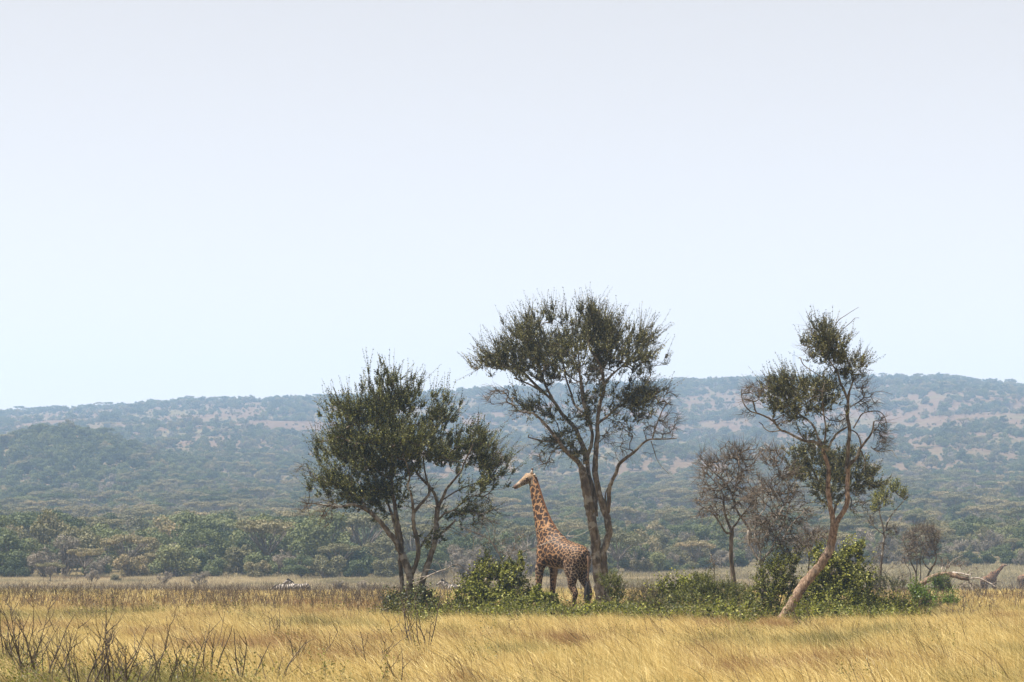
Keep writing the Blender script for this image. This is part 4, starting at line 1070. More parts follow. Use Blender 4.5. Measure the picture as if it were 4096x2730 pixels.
def giraffe(label, loc, rz, neck, head_dir, voxel=.024, seed=5, tail=True, details=True, walk=0.0):
    rng = rng_of(seed)
    root = empty("giraffe", loc, rz)
    tag(root, label, "giraffe", "giraffes on the plain")
    pieces = []
    torso = [(-1.16, 0, 2.18, .16, .13), (-1.10, 0, 2.2, .34, .26), (-.95, 0, 2.22, .46, .37), (-.75, 0, 2.26, .49, .44), (-.45, 0, 2.32, .50, .47), (-.1, 0, 2.38, .53, .50), (.25, 0, 2.48, .60, .48), (.55, 0, 2.58, .65, .42), (.82, 0, 2.60, .60, .35), (1.02, 0, 2.60, .46, .26), (1.12, 0, 2.60, .26, .15)]
    pieces.append(sect(torso, 26))
    pieces.append(sect(neck, 22))
    # withers hump
    pieces.append(sect([(-.25, 0, 2.72, .14, .16), (.1, 0, 2.90, .2, .18), (.4, 0, 3.08, .24, .18), (.62, 0, 3.2, .22, .16)], 14))
    # head
    hd = unit(np.array(head_dir, float))
    nk = np.array(neck[-1][:3], float)
    side = unit(np.cross([0, 0, 1], hd)); upv = np.cross(hd, side)
    H = lambda f, u, s=0.0: nk + hd * f + upv * u + side * s
    hs = [(-.12, .02, .11, .09), (-.03, .05, .17, .125), (.10, .065, .18, .135), (.22, .05, .165, .125), (.34, .015, .138, .10), (.48, -.02, .108, .08), (.60, -.05, .092, .074), (.69, -.07, .086, .072), (.75, -.085, .05, .05)]
    S = np.array([[*H(f, u), a, b] for f, u, a, b in hs])
    C, R = catmull(S[:, :3], S[:, 3], .04); _, R2 = catmull(S[:, :3], S[:, 4], .04)
    pieces.append(tube(C, R, 18, lat=side, R2=R2))
    # forehead boss
    pieces.append(tube(np.array([H(.06, .17), H(.14, .205), H(.24, .165)]), np.array([.05, .075, .05]), 10))
    # legs
    for s in (-1, 1):
        fx = .80 + (.10 if s > 0 else -.12) * (1 + walk)
        pieces.append(sect([(.70, s * .24, 2.55, .34, .15), (.74, s * .26, 2.2, .27, .15), (fx - .02, s * .25, 1.85, .185, .135), (fx + .01, s * .25, 1.5, .135, .115), (fx + .03, s * .25, 1.15, .105, .10), (fx + .05, s * .25, 1.0, .115, .105), (fx + .04, s * .25, .85, .082, .078), (fx + .03, s * .25, .45, .065, .062), (fx + .03, s * .25, .22, .078, .075), (fx + .05, s * .25, .12, .085, .08), (fx + .08, s * .25, .0, .10, .09)], 14))
        hx = -.90 + (.12 if s > 0 else -.10) * (1 + walk)
        pieces.append(sect([(-.72, s * .20, 2.5, .36, .20), (-.70, s * .26, 2.2, .42, .22), (-.68, s * .28, 1.9, .34, .20), (-.74, s * .28, 1.6, .235, .165), (hx + .08, s * .27, 1.3, .15, .125), (hx - .06, s * .26, 1.06, .115, .10), (hx - .08, s * .26, .95, .105, .095), (hx - .02, s * .26, .75, .075, .072), (hx + .02, s * .26, .4, .065, .062), (hx + .05, s * .26, .2, .078, .075), (hx + .10, s * .26, .0, .095, .088)], 14))
    me = remesh_union("body", pieces, voxel)
    V = verts_of(me)
    # ---- coat pattern: jagged patches, size by region
    zt = nk[2]
    nkb = np.array(neck, float)
    dneck = np.min(np.linalg.norm(V[:, None, :] - nkb[None, 3:, :3], axis=2) - nkb[None, 3:, 3], axis=1)
    hproj = (V - nk) @ hd; hlat = np.linalg.norm((V - nk) - hproj[:, None] * hd[None], axis=1); onhead = (hproj > -.02 - .35 * ((V - nk) @ upv)) & (hproj < .9) & (hlat < .28)
    inneck = sstep(.25, .0, dneck) * (V[:, 2] > 2.9)
    leg = sstep(1.95, 1.3, V[:, 2])
    rump = sstep(.2, -.75, V[:, 0])
    size = .20 * (1 - rump) + .12 * rump
    size = size * (1 - inneck) + .26 * inneck
    size = size * (1 - leg) + .105 * leg
    size = np.where(V[:, 2] > 2.75, np.where(inneck > .3, size, size * .78), size)
    neckfrac = np.clip((V[:, 2] - 3.6) / (zt - 3.6 + 1e-6), 0, 1) * inneck
    size = size * (1 - .35 * neckfrac)
    size = np.where(onhead, .062, size)
    order = rng.permutation(len(V)); seeds = []; kd = None
    cell = {}
    for i in order:
        s = size[i] * .82; k = tuple((V[i] // .24).astype(int)); ok = True
        for dx in (-1, 0, 1):
            for dy in (-1, 0, 1):
                for dz in (-1, 0, 1):
                    for q in cell.get((k[0] + dx, k[1] + dy, k[2] + dz), ()):
                        if np.sum((V[q] - V[i]) ** 2) < s * s: ok = False; break
                    if not ok: break
                if not ok: break
            if not ok: break
        if ok: cell.setdefault(k, []).append(i); seeds.append(i)
    kd = kdtree.KDTree(len(seeds))
    for q, i in enumerate(seeds): kd.insert(V[i], q)
    kd.balance()
    warp = np.stack([fbm(V[:, 0] * 9 + 11 * a, V[:, 2] * 9 + V[:, 1] * 7 + 3 * a, 3) - .5 for a in range(3)], 1)
    Vw = V + warp * size[:, None] * .95
    spot = np.zeros(len(V))
    gap = np.where(inneck > .3, .13, .11) + .03 * leg
    for i in range(len(V)):
        f = kd.find_n(Vector(Vw[i]), 2)
        d1, d2 = f[0][2], f[1][2]
        spot[i] = (d2 - d1) / size[i]
    m = sstep(gap - .07, gap + .09, spot + .12 * (rng.random(len(V)) - .5))
    tan = np.array([.33, .18, .085]); cream = np.array([.38, .27, .18]); dark = np.array([.030, .014, .009])
    pale = np.clip(sstep(2.15, 1.85, V[:, 2]) * (1 - leg) + .45 * rump * (V[:, 2] < 2.5), 0, 1)
    base = tan[None] * (1 - pale[:, None]) + cream[None] * pale[:, None]
    m = m * np.where(V[:, 2] < .75, sstep(.35, .75, V[:, 2]), 1)
    belly = (V[:, 2] < 2.0) & (np.abs(V[:, 1]) < .25) & (V[:, 0] > -.5) & (V[:, 0] < .6)
    m = np.where(belly, m * .4, m)
    colv = base * (1 - m[:, None]) + dark[None] * m[:, None]
    hcol = np.array([.40, .31, .24]); top = ((V - nk) @ upv > .06)
    hm = m * np.where(hproj < .46, np.where(top, .45, .95), .2)
    hb = np.where(top[:, None], np.array([.36, .245, .15])[None], hcol[None])
    muz = sstep(.50, .66, hproj)[:, None]
    hb = hb * (1 - muz) + np.array([.13, .075, .06])[None] * muz
    colv = np.where(onhead[:, None], hb * (1 - hm[:, None]) + dark[None] * hm[:, None], colv)
    set_coat(me, colv)
    body = obj("body", me, M['coat'], root)
    # horns, ears, eyes
    for s in (-1, 1):
        b = H(-.01, .16, s * .055); tpt = H(-.115, .33, s * .075)
        P = np.array([b, (b + tpt) / 2, tpt])
        h = sub_piece("horn", *tube(P, np.array([.045, .034, .030]), 10), M['horn'], root)
        sub_piece("horn_tip", *tube(np.array([tpt - unit(tpt - b) * .03, tpt, tpt + unit(tpt - b) * .035]), np.array([.036, .043, .026]), 10), M['horn_tip'], h)
        e0 = H(-.09, .09, s * .09); e1 = H(-.15, .10, s * .25)
        ed = unit(e1 - e0)
        er = sub_piece("ear", *tube(np.array([e0, e0 + (e1 - e0) * .35, e0 + (e1 - e0) * .7, e1]), np.array([.035, .058, .05, .01]), 10, lat=hd, R2=np.array([.02, .034, .028, .008])), M['ear'], root)
        off = hd * .022
        sub_piece("ear_hollow", *tube(np.array([e0 + (e1 - e0) * .2 + off, e0 + (e1 - e0) * .5 + off, e0 + (e1 - e0) * .85 + off]), np.array([.02, .034, .012]), 8, lat=hd, R2=np.array([.012, .016, .008])), M['ear_inner'], er)
        ec = H(.175, .085, s * .112)
        sub_piece("eye", *tube(np.array([ec - hd * .05, ec, ec + hd * .05]), np.array([.012, .032, .010]), 10), M['eye'], root)
        nc_ = H(.665, -.035, s * .045)
        sub_piece("nostril", *tube(np.array([nc_ - hd * .02, nc_, nc_ + hd * .02]), np.array([.006, .014, .006]), 8), M['eye'], root)
    # mane along the nape
    C, R = catmull(nkb[1:, :3], nkb[1:, 3], .06)
    T_ = unit(np.gradient(C, axis=0)); back = unit(np.cross(np.array([0, 1.0, 0]), T_)); back = np.where(back[:, :1] > 0, -back, back)
    ridge = C + back * (R * .96)[:, None]
    V_, Q_, TT = tube(ridge, np.full(len(C), .06), 8, lat=(0, 1, 0), R2=np.full(len(C), .028))
    sub_piece("mane", V_, Q_, TT, M['mane'], root)
    if tail:
        tp = np.array([(-1.12, 0, 2.36), (-1.24, .01, 2.2), (-1.27, .02, 1.9), (-1.26, .03, 1.6), (-1.24, .04, 1.38)])
        C, R = catmull(tp, np.array([.07, .05, .038, .03, .026]), .08)
        tl = sub_piece("tail", *tube(C, R, 10), M['mane'], root)
        tuft = np.array([(-1.24, .04, 1.42), (-1.24, .05, 1.25), (-1.23, .06, 1.0), (-1.22, .07, .80), (-1.22, .07, .68)])
        C, R = catmull(tuft, np.array([.03, .07, .10, .095, .02]), .06)
        sub_piece("tail_tuft", *tube(C, R, 12, rng, .10), M['black_hair'], tl)
        me_t = tl.data; nv = len(me_t.vertices)
        mk = np.array([.13, .075, .045])[None] * np.ones((nv, 1)); mk[::7] = .04
        set_coat(me_t, mk); me_t.materials.clear(); me_t.materials.append(M['coat'])
    if details:
        g = sub_piece("sheath", *tube(np.array([(-.42, 0, 1.86), (-.36, 0, 1.74), (-.28, 0, 1.66), (-.2, 0, 1.64)]), np.array([.09, .10, .085, .04]), 12), M['grey_skin'], root)
    return root

NECK = [(.45, 0, 2.55, .56, .36), (.62, 0, 2.86, .54, .33), (.76, 0, 3.14, .47, .29), (.92, 0, 3.48, .375, .235), (1.06, 0, 3.84, .31, .195), (1.19, 0, 4.22, .262, .165), (1.31, 0, 4.60, .225, .142), (1.42, 0, 4.94, .195, .122), (1.47, 0, 5.10, .17, .11)]
GD = 102.0
gl = on_ground(2250, GD)
giraffe("tall spotted giraffe standing side on before the tall tree", gl, math.radians(136), NECK, (.743, .669, -.36), .023)
NECK_F = [(.45, 0, 2.55, .52, .34), (.78, 0, 2.82, .46, .28), (1.10, 0, 3.05, .36, .22), (1.42, 0, 3.28, .28, .18), (1.75, 0, 3.52, .23, .15), (2.08, 0, 3.76, .20, .125), (2.32, 0, 3.95, .17, .11)]
giraffe("far giraffe stretching its neck forward beyond the fallen trunk", on_ground(3955, 332), math.radians(36), NECK_F, (.80, 0, .25), .05, 6, details=False)
giraffe("far giraffe cut off by the picture's right edge", on_ground(4108, 350), math.radians(10), NECK_F, (.85, 0, .2), .05, 7, details=False)

def zebra(label, loc, rz, grazing, seed):
    rng = rng_of(seed)
    root = empty("zebra", loc, rz)
    tag(root, label, "zebra", "zebras in the long grass")
    pc = [sect([(-.78, 0, 1.06, .12, .10), (-.70, 0, 1.06, .26, .22), (-.45, 0, 1.03, .30, .28), (0, 0, .98, .31, .30), (.4, 0, 1.0, .30, .26), (.62, 0, 1.02, .25, .19), (.72, 0, 1.02, .12, .1)], 20)]
    if grazing:
        nk = [(.45, 0, 1.08, .25, .17), (.72, 0, 1.04, .21, .14), (.98, 0, .92, .17, .11), (1.15, 0, .78, .14, .09)]
        hd = unit(np.array([.55, 0, -.8])); h0 = np.array([1.15, 0, .78])
    else:
        nk = [(.45, 0, 1.08, .27, .17), (.66, 0, 1.22, .23, .14), (.84, 0, 1.40, .18, .11), (.95, 0, 1.52, .14, .09)]
        hd = unit(np.array([.8, .1, -.55])); h0 = np.array([.97, 0, 1.52])
    pc.append(sect(nk, 16))
    up = np.cross(hd, [0, 1, 0]); up = up if up[2] > 0 or up[0] < 0 else -up
    Hs = np.array([[*(h0 + hd * f), a, b] for f, a, b in ((-.06, .1, .07), (.05, .135, .09), (.2, .115, .08), (.35, .085, .06), (.46, .075, .055), (.52, .04, .03))])
    C, R = catmull(Hs[:, :3], Hs[:, 3], .04); _, R2 = catmull(Hs[:, :3], Hs[:, 4], .04)
    pc.append(tube(C, R, 14, lat=(0, 1, 0), R2=R2))
    for s in (-1, 1):
        pc.append(sect([(.5, s * .14, .95, .17, .09), (.5, s * .15, .72, .10, .08), (.5, s * .15, .45, .06, .055), (.5, s * .15, .12, .042, .042), (.52, s * .15, .0, .06, .055)], 10))
        pc.append(sect([(-.58, s * .14, 1.0, .22, .12), (-.55, s * .16, .75, .17, .10), (-.64, s * .16, .48, .075, .06), (-.62, s * .16, .12, .045, .045), (-.58, s * .16, 0, .06, .055)], 10))
    me = remesh_union("body", pc, .026)
    V = verts_of(me)
    x, y, z = V.T
    nfr = sstep(.55, .75, x)
    ph = x * 27 + (z - 1) * 5 * np.sign(x)
    rump = sstep(-.2, -.5, x)
    ang = np.arctan2(z - .72, x + .15)
    ph = ph * (1 - rump) + rump * (ang * 17)
    legz = sstep(.75, .6, z); ph = ph * (1 - legz) + legz * z * 60
    hn = sstep(.1, .0, -((V - h0) @ hd)); ph = ph * (1 - hn) + hn * (((V - h0) @ hd) * 70)
    st = sstep(-.45, .05, np.sin(ph + 1.6 * (fbm(x * 5, z * 5 + y * 3, 2) - .5)))
    mz = sstep(.36, .42, (V - h0) @ hd)
    colv = np.array([.36, .31, .265])[None] * (1 - st[:, None]) + np.array([.045, .037, .033])[None] * st[:, None]
    colv = colv * (1 - mz[:, None]) + .03 * mz[:, None]
    set_coat(me, colv)
    obj("body", me, M['coat'], root)
    nk = np.array(nk); C, R = catmull(np.vstack([nk[1:, :3], h0 + hd * .02]), np.append(nk[1:, 3], .12), .05)
    T_ = unit(np.gradient(C, axis=0)); bk = np.cross(np.array([0, 1.0, 0]), T_); bk = np.where(bk[:, 2:3] < 0, -bk, bk)
    sub_piece("mane", *tube(C + bk * R[:, None], np.full(len(C), .07), 8, rng, .06, lat=None), M['black_hair'], root)
    for s in (-1, 1):
        e = h0 + hd * -.02 + np.array([-.02, s * .06, .10])
        sub_piece("ear", *tube(np.array([e, e + np.array([-.01, s * .03, .09]), e + np.array([0, s * .04, .17])]), np.array([.025, .035, .008]), 8), M['black_hair'], root)
    sub_piece("tail", *tube(np.array([(-.78, 0, 1.15), (-.86, 0, .95), (-.87, 0, .65), (-.86, 0, .45)]), np.array([.03, .022, .04, .015]), 8), M['black_hair'], root)
    return root
zebra("grazing zebra with head down, the left one of the pair", on_ground(1150, 226), math.radians(172), True, 81)
zebra("zebra standing just behind and right of the grazing zebra", on_ground(1199, 229), math.radians(186), False, 82)
zebra("lone zebra facing left behind the four stemmed tree", on_ground(1815, 224), math.radians(168), False, 83)

# ------------------------------------------------------------------ far tree kinds
def far_tree_mesh(kind, seed):
    """returns (wood mesh, crown mesh), about 6 m tall, origin at the foot"""
    rng = rng_of(seed)
    if kind == 'dense':
        H_, Rr, lobes, nl, z0, flat = 6.0, 3.2, 27, 5600, .9, .62
    elif kind == 'acacia':
        H_, Rr, lobes, nl, z0, flat = 6.2, 4.2, 26, 4600, 3.2, .22
    elif kind == 'bushy':
        H_, Rr, lobes, nl, z0, flat = 3.4, 2.6, 20, 3600, .3, .7
    else:
        H_, Rr, lobes, nl, z0, flat = 5.2, 2.9, 15, 1100, 1.2, .7
    LB = []
    for i in range(lobes):
        a = rng.random() * 2 * math.pi; rr = Rr * .85 * math.sqrt(rng.random())
        if kind == 'acacia': zc = z0 + (H_ - z0) * (.45 + .4 * (1 - (rr / Rr) ** 2) * rng.random() + .1 * rng.random())
        else: zc = z0 + (H_ - z0) * (.15 + .65 * rng.random()) * (1 - .4 * (rr / Rr) ** 2)
        s = Rr * (.15 + .24 * rng.random() ** 1.3)
        LB.append((rr * math.cos(a), rr * math.sin(a), zc, s, s * (flat + .15 * rng.random())))
    LB = np.array(LB)
    ch = rng.choice(lobes, nl, p=LB[:, 3] ** 2 / (LB[:, 3] ** 2).sum())
    d = unit(rng.normal(size=(nl, 3))); rad = (.25 + .75 * rng.random(nl)) ** .45
    ctr = LB[ch, :3] + d * rad[:, None] * np.stack([LB[ch, 3], LB[ch, 3], LB[ch, 4]], 1)
    ctr[:, 2] = np.maximum(ctr[:, 2], .1)
    sz = (.07 + .085 * rng.random(nl)) * (1.0 if kind != 'bare' else .8)
    nrm = unit(d * .8 + rng.normal(0, .7, (nl, 3)) + np.array([0, 0, .5]))
    A, B = frames(nrm)
    th = rng.random(nl) * 6.28
    U = A * np.cos(th)[:, None] + B * np.sin(th)[:, None]; Wv = np.cross(nrm, U)
    asp = (.45 + .5 * rng.random(nl))[:, None]
    if kind == 'bare': asp = asp * .14; sz = sz * 4
    s_ = sz[:, None]
    V = np.stack([ctr - U * s_, ctr + Wv * s_ * asp, ctr + U * s_ * 1.1, ctr - Wv * s_ * asp], 1).reshape(-1, 3)
    F = np.arange(nl * 4).reshape(-1, 4)
    rv = np.clip(.55 * rng.random(lobes)[ch] + .45 * rng.random(nl), 0, 1)
    crown = mesh_np("crown", V, F, {"rnd": np.repeat(rv, 4)})
    # trunk and limbs
    P0 = []; P1 = []; R0 = []; R1 = []
    nst = 1 if kind in ('dense', 'acacia') else int(rng.integers(3, 5))
    fork = np.array([rng.normal(0, .15), rng.normal(0, .15), z0 * .55 + .25])
    if nst == 1:
        P0.append((0, 0, -.3)); P1.append(fork); R0.append(.20); R1.append(.15)
    for l in LB:
        st = fork if nst == 1 else np.array([rng.normal(0, .2), rng.normal(0, .2), -.2])
        c = l[:3]; mid = st + (c - st) * .5 + np.array([0, 0, -.15 + .3 * rng.random()]) + rng.normal(0, .12, 3)
        P0 += [st, mid]; P1 += [mid, c]; R0 += [.085, .055]; R1 += [.055, .02]
        if kind == 'bare':
            for q in range(9):
                e = c + unit(rng.normal(size=3) + np.array([0, 0, .5])) * l[3] * (.6 + .6 * rng.random())
                P0.append(mid + (c - mid) * rng.random()); P1.append(e); R0.append(.03); R1.append(.01)
    V, F = frusta(np.array(P0, float), np.array(P1, float), np.array(R0), np.array(R1), 5)
    wood = mesh_np("trunk", V, F)
    wood.materials.append(M['far_wood'] if kind != 'bare' else M['twig_brown'])
    return wood, crown

KINDS = []
for i, (kind, mt) in enumerate([('dense', 'far_green'), ('dense', 'far_green'), ('dense', 'far_olive'), ('dense', 'far_green'), ('acacia', 'far_olive'), ('acacia', 'far_green'), ('bushy', 'far_green'), ('bushy', 'far_olive'), ('bare', 'far_bare'), ('bare', 'far_bare')]):
    w_, c_ = far_tree_mesh(kind, 900 + i)
    c_.materials.append(M[mt])
    KINDS.append((kind, mt, w_, c_))

def far_tree(k, loc, s, rz, label, group, name="woodland_tree", cat="tree", sz=None):
    kind, mt, w_, c_ = KINDS[k]
    r = empty(name, loc, rz)
    r.scale = (s, s, s if sz is None else sz)
    tag(r, label, cat, group)
    obj("trunk", w_, None, r); obj("crown", c_, None, r)
    return r

LBL = {('dense', 'far_green'): "rounded deep green tree in the woodland beyond the plain", ('dense', 'far_olive'): "rounded olive brown tree in the woodland beyond the plain",
       ('acacia', 'far_olive'): "flat topped olive acacia in the woodland beyond the plain", ('acacia', 'far_green'): "flat topped green acacia in the woodland beyond the plain",
       ('bushy', 'far_green'): "low green bushy tree at the woodland's edge", ('bushy', 'far_olive'): "low olive bushy tree at the woodland's edge", ('bare', 'far_bare'): "grey leafless tree in the woodland beyond the plain"}
GRP = {'dense': "rounded trees of the woodland", 'acacia': "flat topped acacias of the woodland", 'bushy': "bushes along the woodland edge", 'bare': "leafless trees of the woodland"}

def poisson(xmin, xmax, ymin, ymax, rad, rng, tries):
    pts = []; cell = {}
    for _ in range(tries):
        y = ymin + (ymax - ymin) * rng.random(); x = xmin + (xmax - xmin) * rng.random()
        r = rad(x, y)
        if r is None: continue
        k = (int(x // 12), int(y // 12)); ok = True
        for dx in (-1, 0, 1):
            for dy in (-1, 0, 1):
                for (a, b, c) in cell.get((k[0] + dx, k[1] + dy), ()):
                    if (a - x) ** 2 + (b - y) ** 2 < (min(r, c)) ** 2: ok = False
        if ok: cell.setdefault(k, []).append((x, y, r)); pts.append((x, y))
    return pts

def edge_of(px):
    return 352 + 75 * float(sstep(2100, 3300, px)) + 14 * (float(fbm(px / 260.0, 2.2)) - .5)

rngw = rng_of(500)
def wrad(x, y):
    px = 2048 + x / y * F_PX
    if px < -130 or px > 4230: return None
    e = edge_of(px)
    if y < e: return None
    if y < e + 14: return 3.6
    return 5.2 + 1.5 * float(fbm(x / 30., y / 30.))
wpts = poisson(-110, 110, 340, 505, wrad, rngw, 16000)
wpts.sort(key=lambda p: p[1] - edge_of(2048 + p[0] / p[1] * F_PX))
near_pts = wpts[:640]
counts = {}
stuff_pts = []
for (x, y) in wpts:
    px = 2048 + x / y * F_PX
    e = edge_of(px)
    front = y < e + 14
    u = rngw.random()
    left = px < 1500
    if front: k = int(rngw.choice([6, 7, 6, 8, 9, 4, 0], p=[.3, .2, .1, .1, .08, .1, .12]))
    elif left: k = int(rngw.choice([0, 1, 2, 3, 4, 5, 8, 9, 6], p=[.17, .17, .12, .17, .1, .1, .06, .06, .05]))
    else: k = int(rngw.choice([0, 1, 2, 3, 4, 5, 8, 9, 6, 7], p=[.13, .12, .13, .12, .08, .07, .09, .08, .1, .08]))
    hh = (.6 + .75 * rngw.random() ** 1.5) * (1.15 if left else .85)
    if front: hh *= .85
    kind = KINDS[k][0]; lab = LBL[KINDS[k][:2]] + (", left of the four stems" if px < 1400 else ", behind the giraffe's trees" if px < 2650 else ", right of the tall tree")
    z = tz(x, y)
    if counts.get(kind, 0) < 140:
        counts[kind] = counts.get(kind, 0) + 1
        far_tree(k, (x, y, z - .05), hh, rngw.random() * 6.28, lab, GRP[kind], name={'dense': 'woodland_tree', 'acacia': 'acacia_tree', 'bushy': 'woodland_bush', 'bare': 'leafless_tree'}[kind], sz=hh * (.9 + .25 * rngw.random()))
    else:
        stuff_pts.append((x, y, z, hh, k))

# lone trees on the plain in front of the woodland
far_tree(4, on_ground(200, 336), .42, 1.0, "lone small flat topped acacia standing before the woodland", None, "acacia_tree")
far_tree(8, on_ground(365, 334), .38, 2.0, "lone thin leafless sapling right of the small acacia", None, "leafless_tree")
far_tree(7, on_ground(464, 338), .34, .5, "small round dark bush alone on the pale grass strip", None, "woodland_bush", "bush")
far_tree(8, on_ground(655, 326), .36, 3.0, "leafless twiggy shrub alone near the pale grass strip", None, "leafless_tree", "shrub")
far_tree(9, on_ground(800, 322), .42, 4.0, "leafless spreading shrub left of the zebras on the plain", None, "leafless_tree", "shrub")
far_tree(9, on_ground(1360, 240), .36, 1.4, "dark leafless thorn shrub between the zebras and the stems", None, "leafless_tree", "shrub")
far_tree(8, on_ground(1470, 236), .34, 5.4, "leafless thorn shrub just left of the four stems", None, "leafless_tree", "shrub")
far_tree(9, on_ground(2535, 385), .72, 5.0, "grey dead tree with forked limbs right of the tall trunk", None, "leafless_tree")

# ------------------------------------------------------------------ scattering (uncountable cover only)
def scatter(name, pts, rots, scls, idxs, sources, extra=None, label=None, kind="stuff"):
    coll = bpy.data.collections.new(name + "_kinds")
    for i, me in enumerate(sources):
        o = bpy.data.objects.new("%s_kind_%02d" % (name, i), me)
        coll.objects.link(o)
    n = len(pts)
    me = bpy.data.meshes.new(name)
    me.vertices.add(n); me.vertices.foreach_set("co", np.asarray(pts, np.float32).ravel())
    a = me.attributes.new("rot", 'FLOAT_VECTOR', 'POINT'); a.data.foreach_set("vector", np.asarray(rots, np.float32).ravel())
    a = me.attributes.new("scl", 'FLOAT_VECTOR', 'POINT'); a.data.foreach_set("vector", np.asarray(scls, np.float32).ravel())
    a = me.attributes.new("idx", 'INT', 'POINT'); a.data.foreach_set("value", np.asarray(idxs, np.int32))
    if extra is not None:
        a = me.attributes.new("tint", 'FLOAT', 'POINT'); a.data.foreach_set("value", np.asarray(extra, np.float32))
    o = obj(name, me)
    ng = bpy.data.node_groups.new(name, 'GeometryNodeTree')
    ng.interface.new_socket("Geometry", in_out='INPUT', socket_type='NodeSocketGeometry')
    ng.interface.new_socket("Geometry", in_out='OUTPUT', socket_type='NodeSocketGeometry')
    gi = ng.nodes.new("NodeGroupInput"); go = ng.nodes.new("NodeGroupOutput")
    ci = ng.nodes.new("GeometryNodeCollectionInfo"); ci.inputs['Collection'].default_value = coll
    ci.inputs['Separate Children'].default_value = True; ci.inputs['Reset Children'].default_value = True
    ip = ng.nodes.new("GeometryNodeInstanceOnPoints"); ip.inputs['Pick Instance'].default_value = True
    def na(nm, ty):
        x = ng.nodes.new("GeometryNodeInputNamedAttribute"); x.data_type = ty; x.inputs['Name'].default_value = nm
        return [s for s in x.outputs if s.enabled and s.name == 'Attribute'][0]
    er = ng.nodes.new("FunctionNodeEulerToRotation")
    L = ng.links.new
    L(gi.outputs[0], ip.inputs['Points']); L(ci.outputs[0], ip.inputs['Instance'])
    L(na("idx", 'INT'), ip.inputs['Instance Index'])
    L(na("rot", 'FLOAT_VECTOR'), er.inputs[0]); L(er.outputs[0], ip.inputs['Rotation'])
    L(na("scl", 'FLOAT_VECTOR'), ip.inputs['Scale'])
    L(ip.outputs[0], go.inputs[0])
    md = o.modifiers.new("scatter", 'NODES'); md.node_group = ng
    tag(o, label, kind=kind)
    return o

def joined(w_, c_, name):
    """wood and crown of a far tree as one mesh with two materials"""
    bm = bmesh.new()
    lay = bm.verts.layers.float.new("rnd")
    for mi, me in enumerate((w_, c_)):
        n0 = len(bm.verts)
        co = verts_of(me)
        vs = [bm.verts.new(v) for v in co]
        if "rnd" in me.attributes:
            for v, d in zip(vs, me.attributes["rnd"].data): v[lay] = d.value
        for p in me.polygons:
            f = bm.faces.new([vs[i] for i in p.vertices]); f.material_index = mi
    me = bpy.data.meshes.new(name); bm.to_mesh(me); bm.free()
    me.materials.append(w_.materials[0]); me.materials.append(c_.materials[0])
    return me
FAR = [joined(w_, c_, "far_kind") for (_, _, w_, c_) in KINDS]

# hillside woodland
rngh = rng_of(600)
NH = 94000
yy = np.where(np.arange(NH) < 15000, np.sqrt(rngh.random(NH) * (1400 ** 2 - 490 ** 2) + 490 ** 2), np.sqrt(rngh.random(NH) * (2820 ** 2 - 490 ** 2) + 490 ** 2))
pp = -420 + 4940 * rngh.random(NH)
xx = (pp - 2048) / F_PX * yy
keep = np.array([y > 500 for y in yy])
up_ = sstep(900, 1500, yy)
patch = fbm(xx / 140.0 + 40, yy / 220.0 + 7, 4)
fine = fbm(xx / 32.0, yy / 44.0, 2)
dens = (1 - up_) * (.62 + .3 * (fine - .5)) + up_ * np.clip((patch - .42) * 2.2 + (fine - .5) * 2.8 + .24, .05, .7)
spur = np.exp(-((pp - 250) / 500.0) ** 2) * np.exp(-((yy - 1180) / 200.0) ** 2)
dens = np.maximum(dens, 1.1 * spur)
ridge_ = np.exp(-((yy - 2685) / 70.0) ** 2)
dens = np.maximum(dens, .42 * ridge_ * (.4 + fine))
keep &= rngh.random(NH) < dens * (.34 + .2 * up_)
xx, yy, pp = xx[keep], yy[keep], pp[keep]; up_ = up_[keep]; spur = spur[keep]
zz = terrain(xx, yy)
nh = len(xx)
kidx = np.where(rngh.random(nh) < up_ * .8, rngh.choice([0, 1, 3, 6, 6, 7, 2, 6], nh), rngh.choice([0, 1, 2, 3, 4, 5, 4, 6, 7, 8, 9, 2], nh))
kidx = np.where(rngh.random(nh) < spur, rngh.choice([0, 1, 3, 6], nh), kidx)
sc_ = (.5 + .55 * rngh.random(nh) ** 1.3) * (1 - .22 * up_) * (1 + .48 * sstep(540, 1700, yy))
pts = np.stack([xx, yy, zz - .1], 1).tolist(); scl = [(s, s, s * (.85 + .3 * rngh.random())) for s in sc_]; ix = kidx.tolist()
for (x, y, z, hh, k) in stuff_pts:
    pts.append((x, y, z - .05)); scl.append((hh, hh, hh)); ix.append(k)
rot = [(0, 0, a) for a in rngh.random(len(pts)) * 6.283]
scatter("hillside_woodland", pts, rot, scl, ix, FAR, label="hazy scrub and tree cover spread over the hillside")
print("hill trees", len(pts))

n6 = 22000
y6 = np.sqrt(rngh.random(n6) * (2790 ** 2 - 820 ** 2) + 820 ** 2); p6 = -420 + 4940 * rngh.random(n6); x6 = (p6 - 2048) / F_PX * y6
k_ = rngh.random(n6) < .15 + .75 * fbm(x6 / 52.0 + 8, y6 / 74.0, 3) ** 1.5
x6, y6 = x6[k_], y6[k_]; s6 = .2 + .34 * rngh.random(len(x6)) ** 1.5
scatter("hillside_scrub", np.stack([x6, y6, terrain(x6, y6) - .05], 1), np.stack([0 * x6, 0 * x6, rngh.random(len(x6)) * 6.28], 1), np.stack([s6] * 3, 1), rngh.choice([6, 7, 8, 0, 7], len(x6)), FAR, label="low dry scrub dotted over the bare slopes")

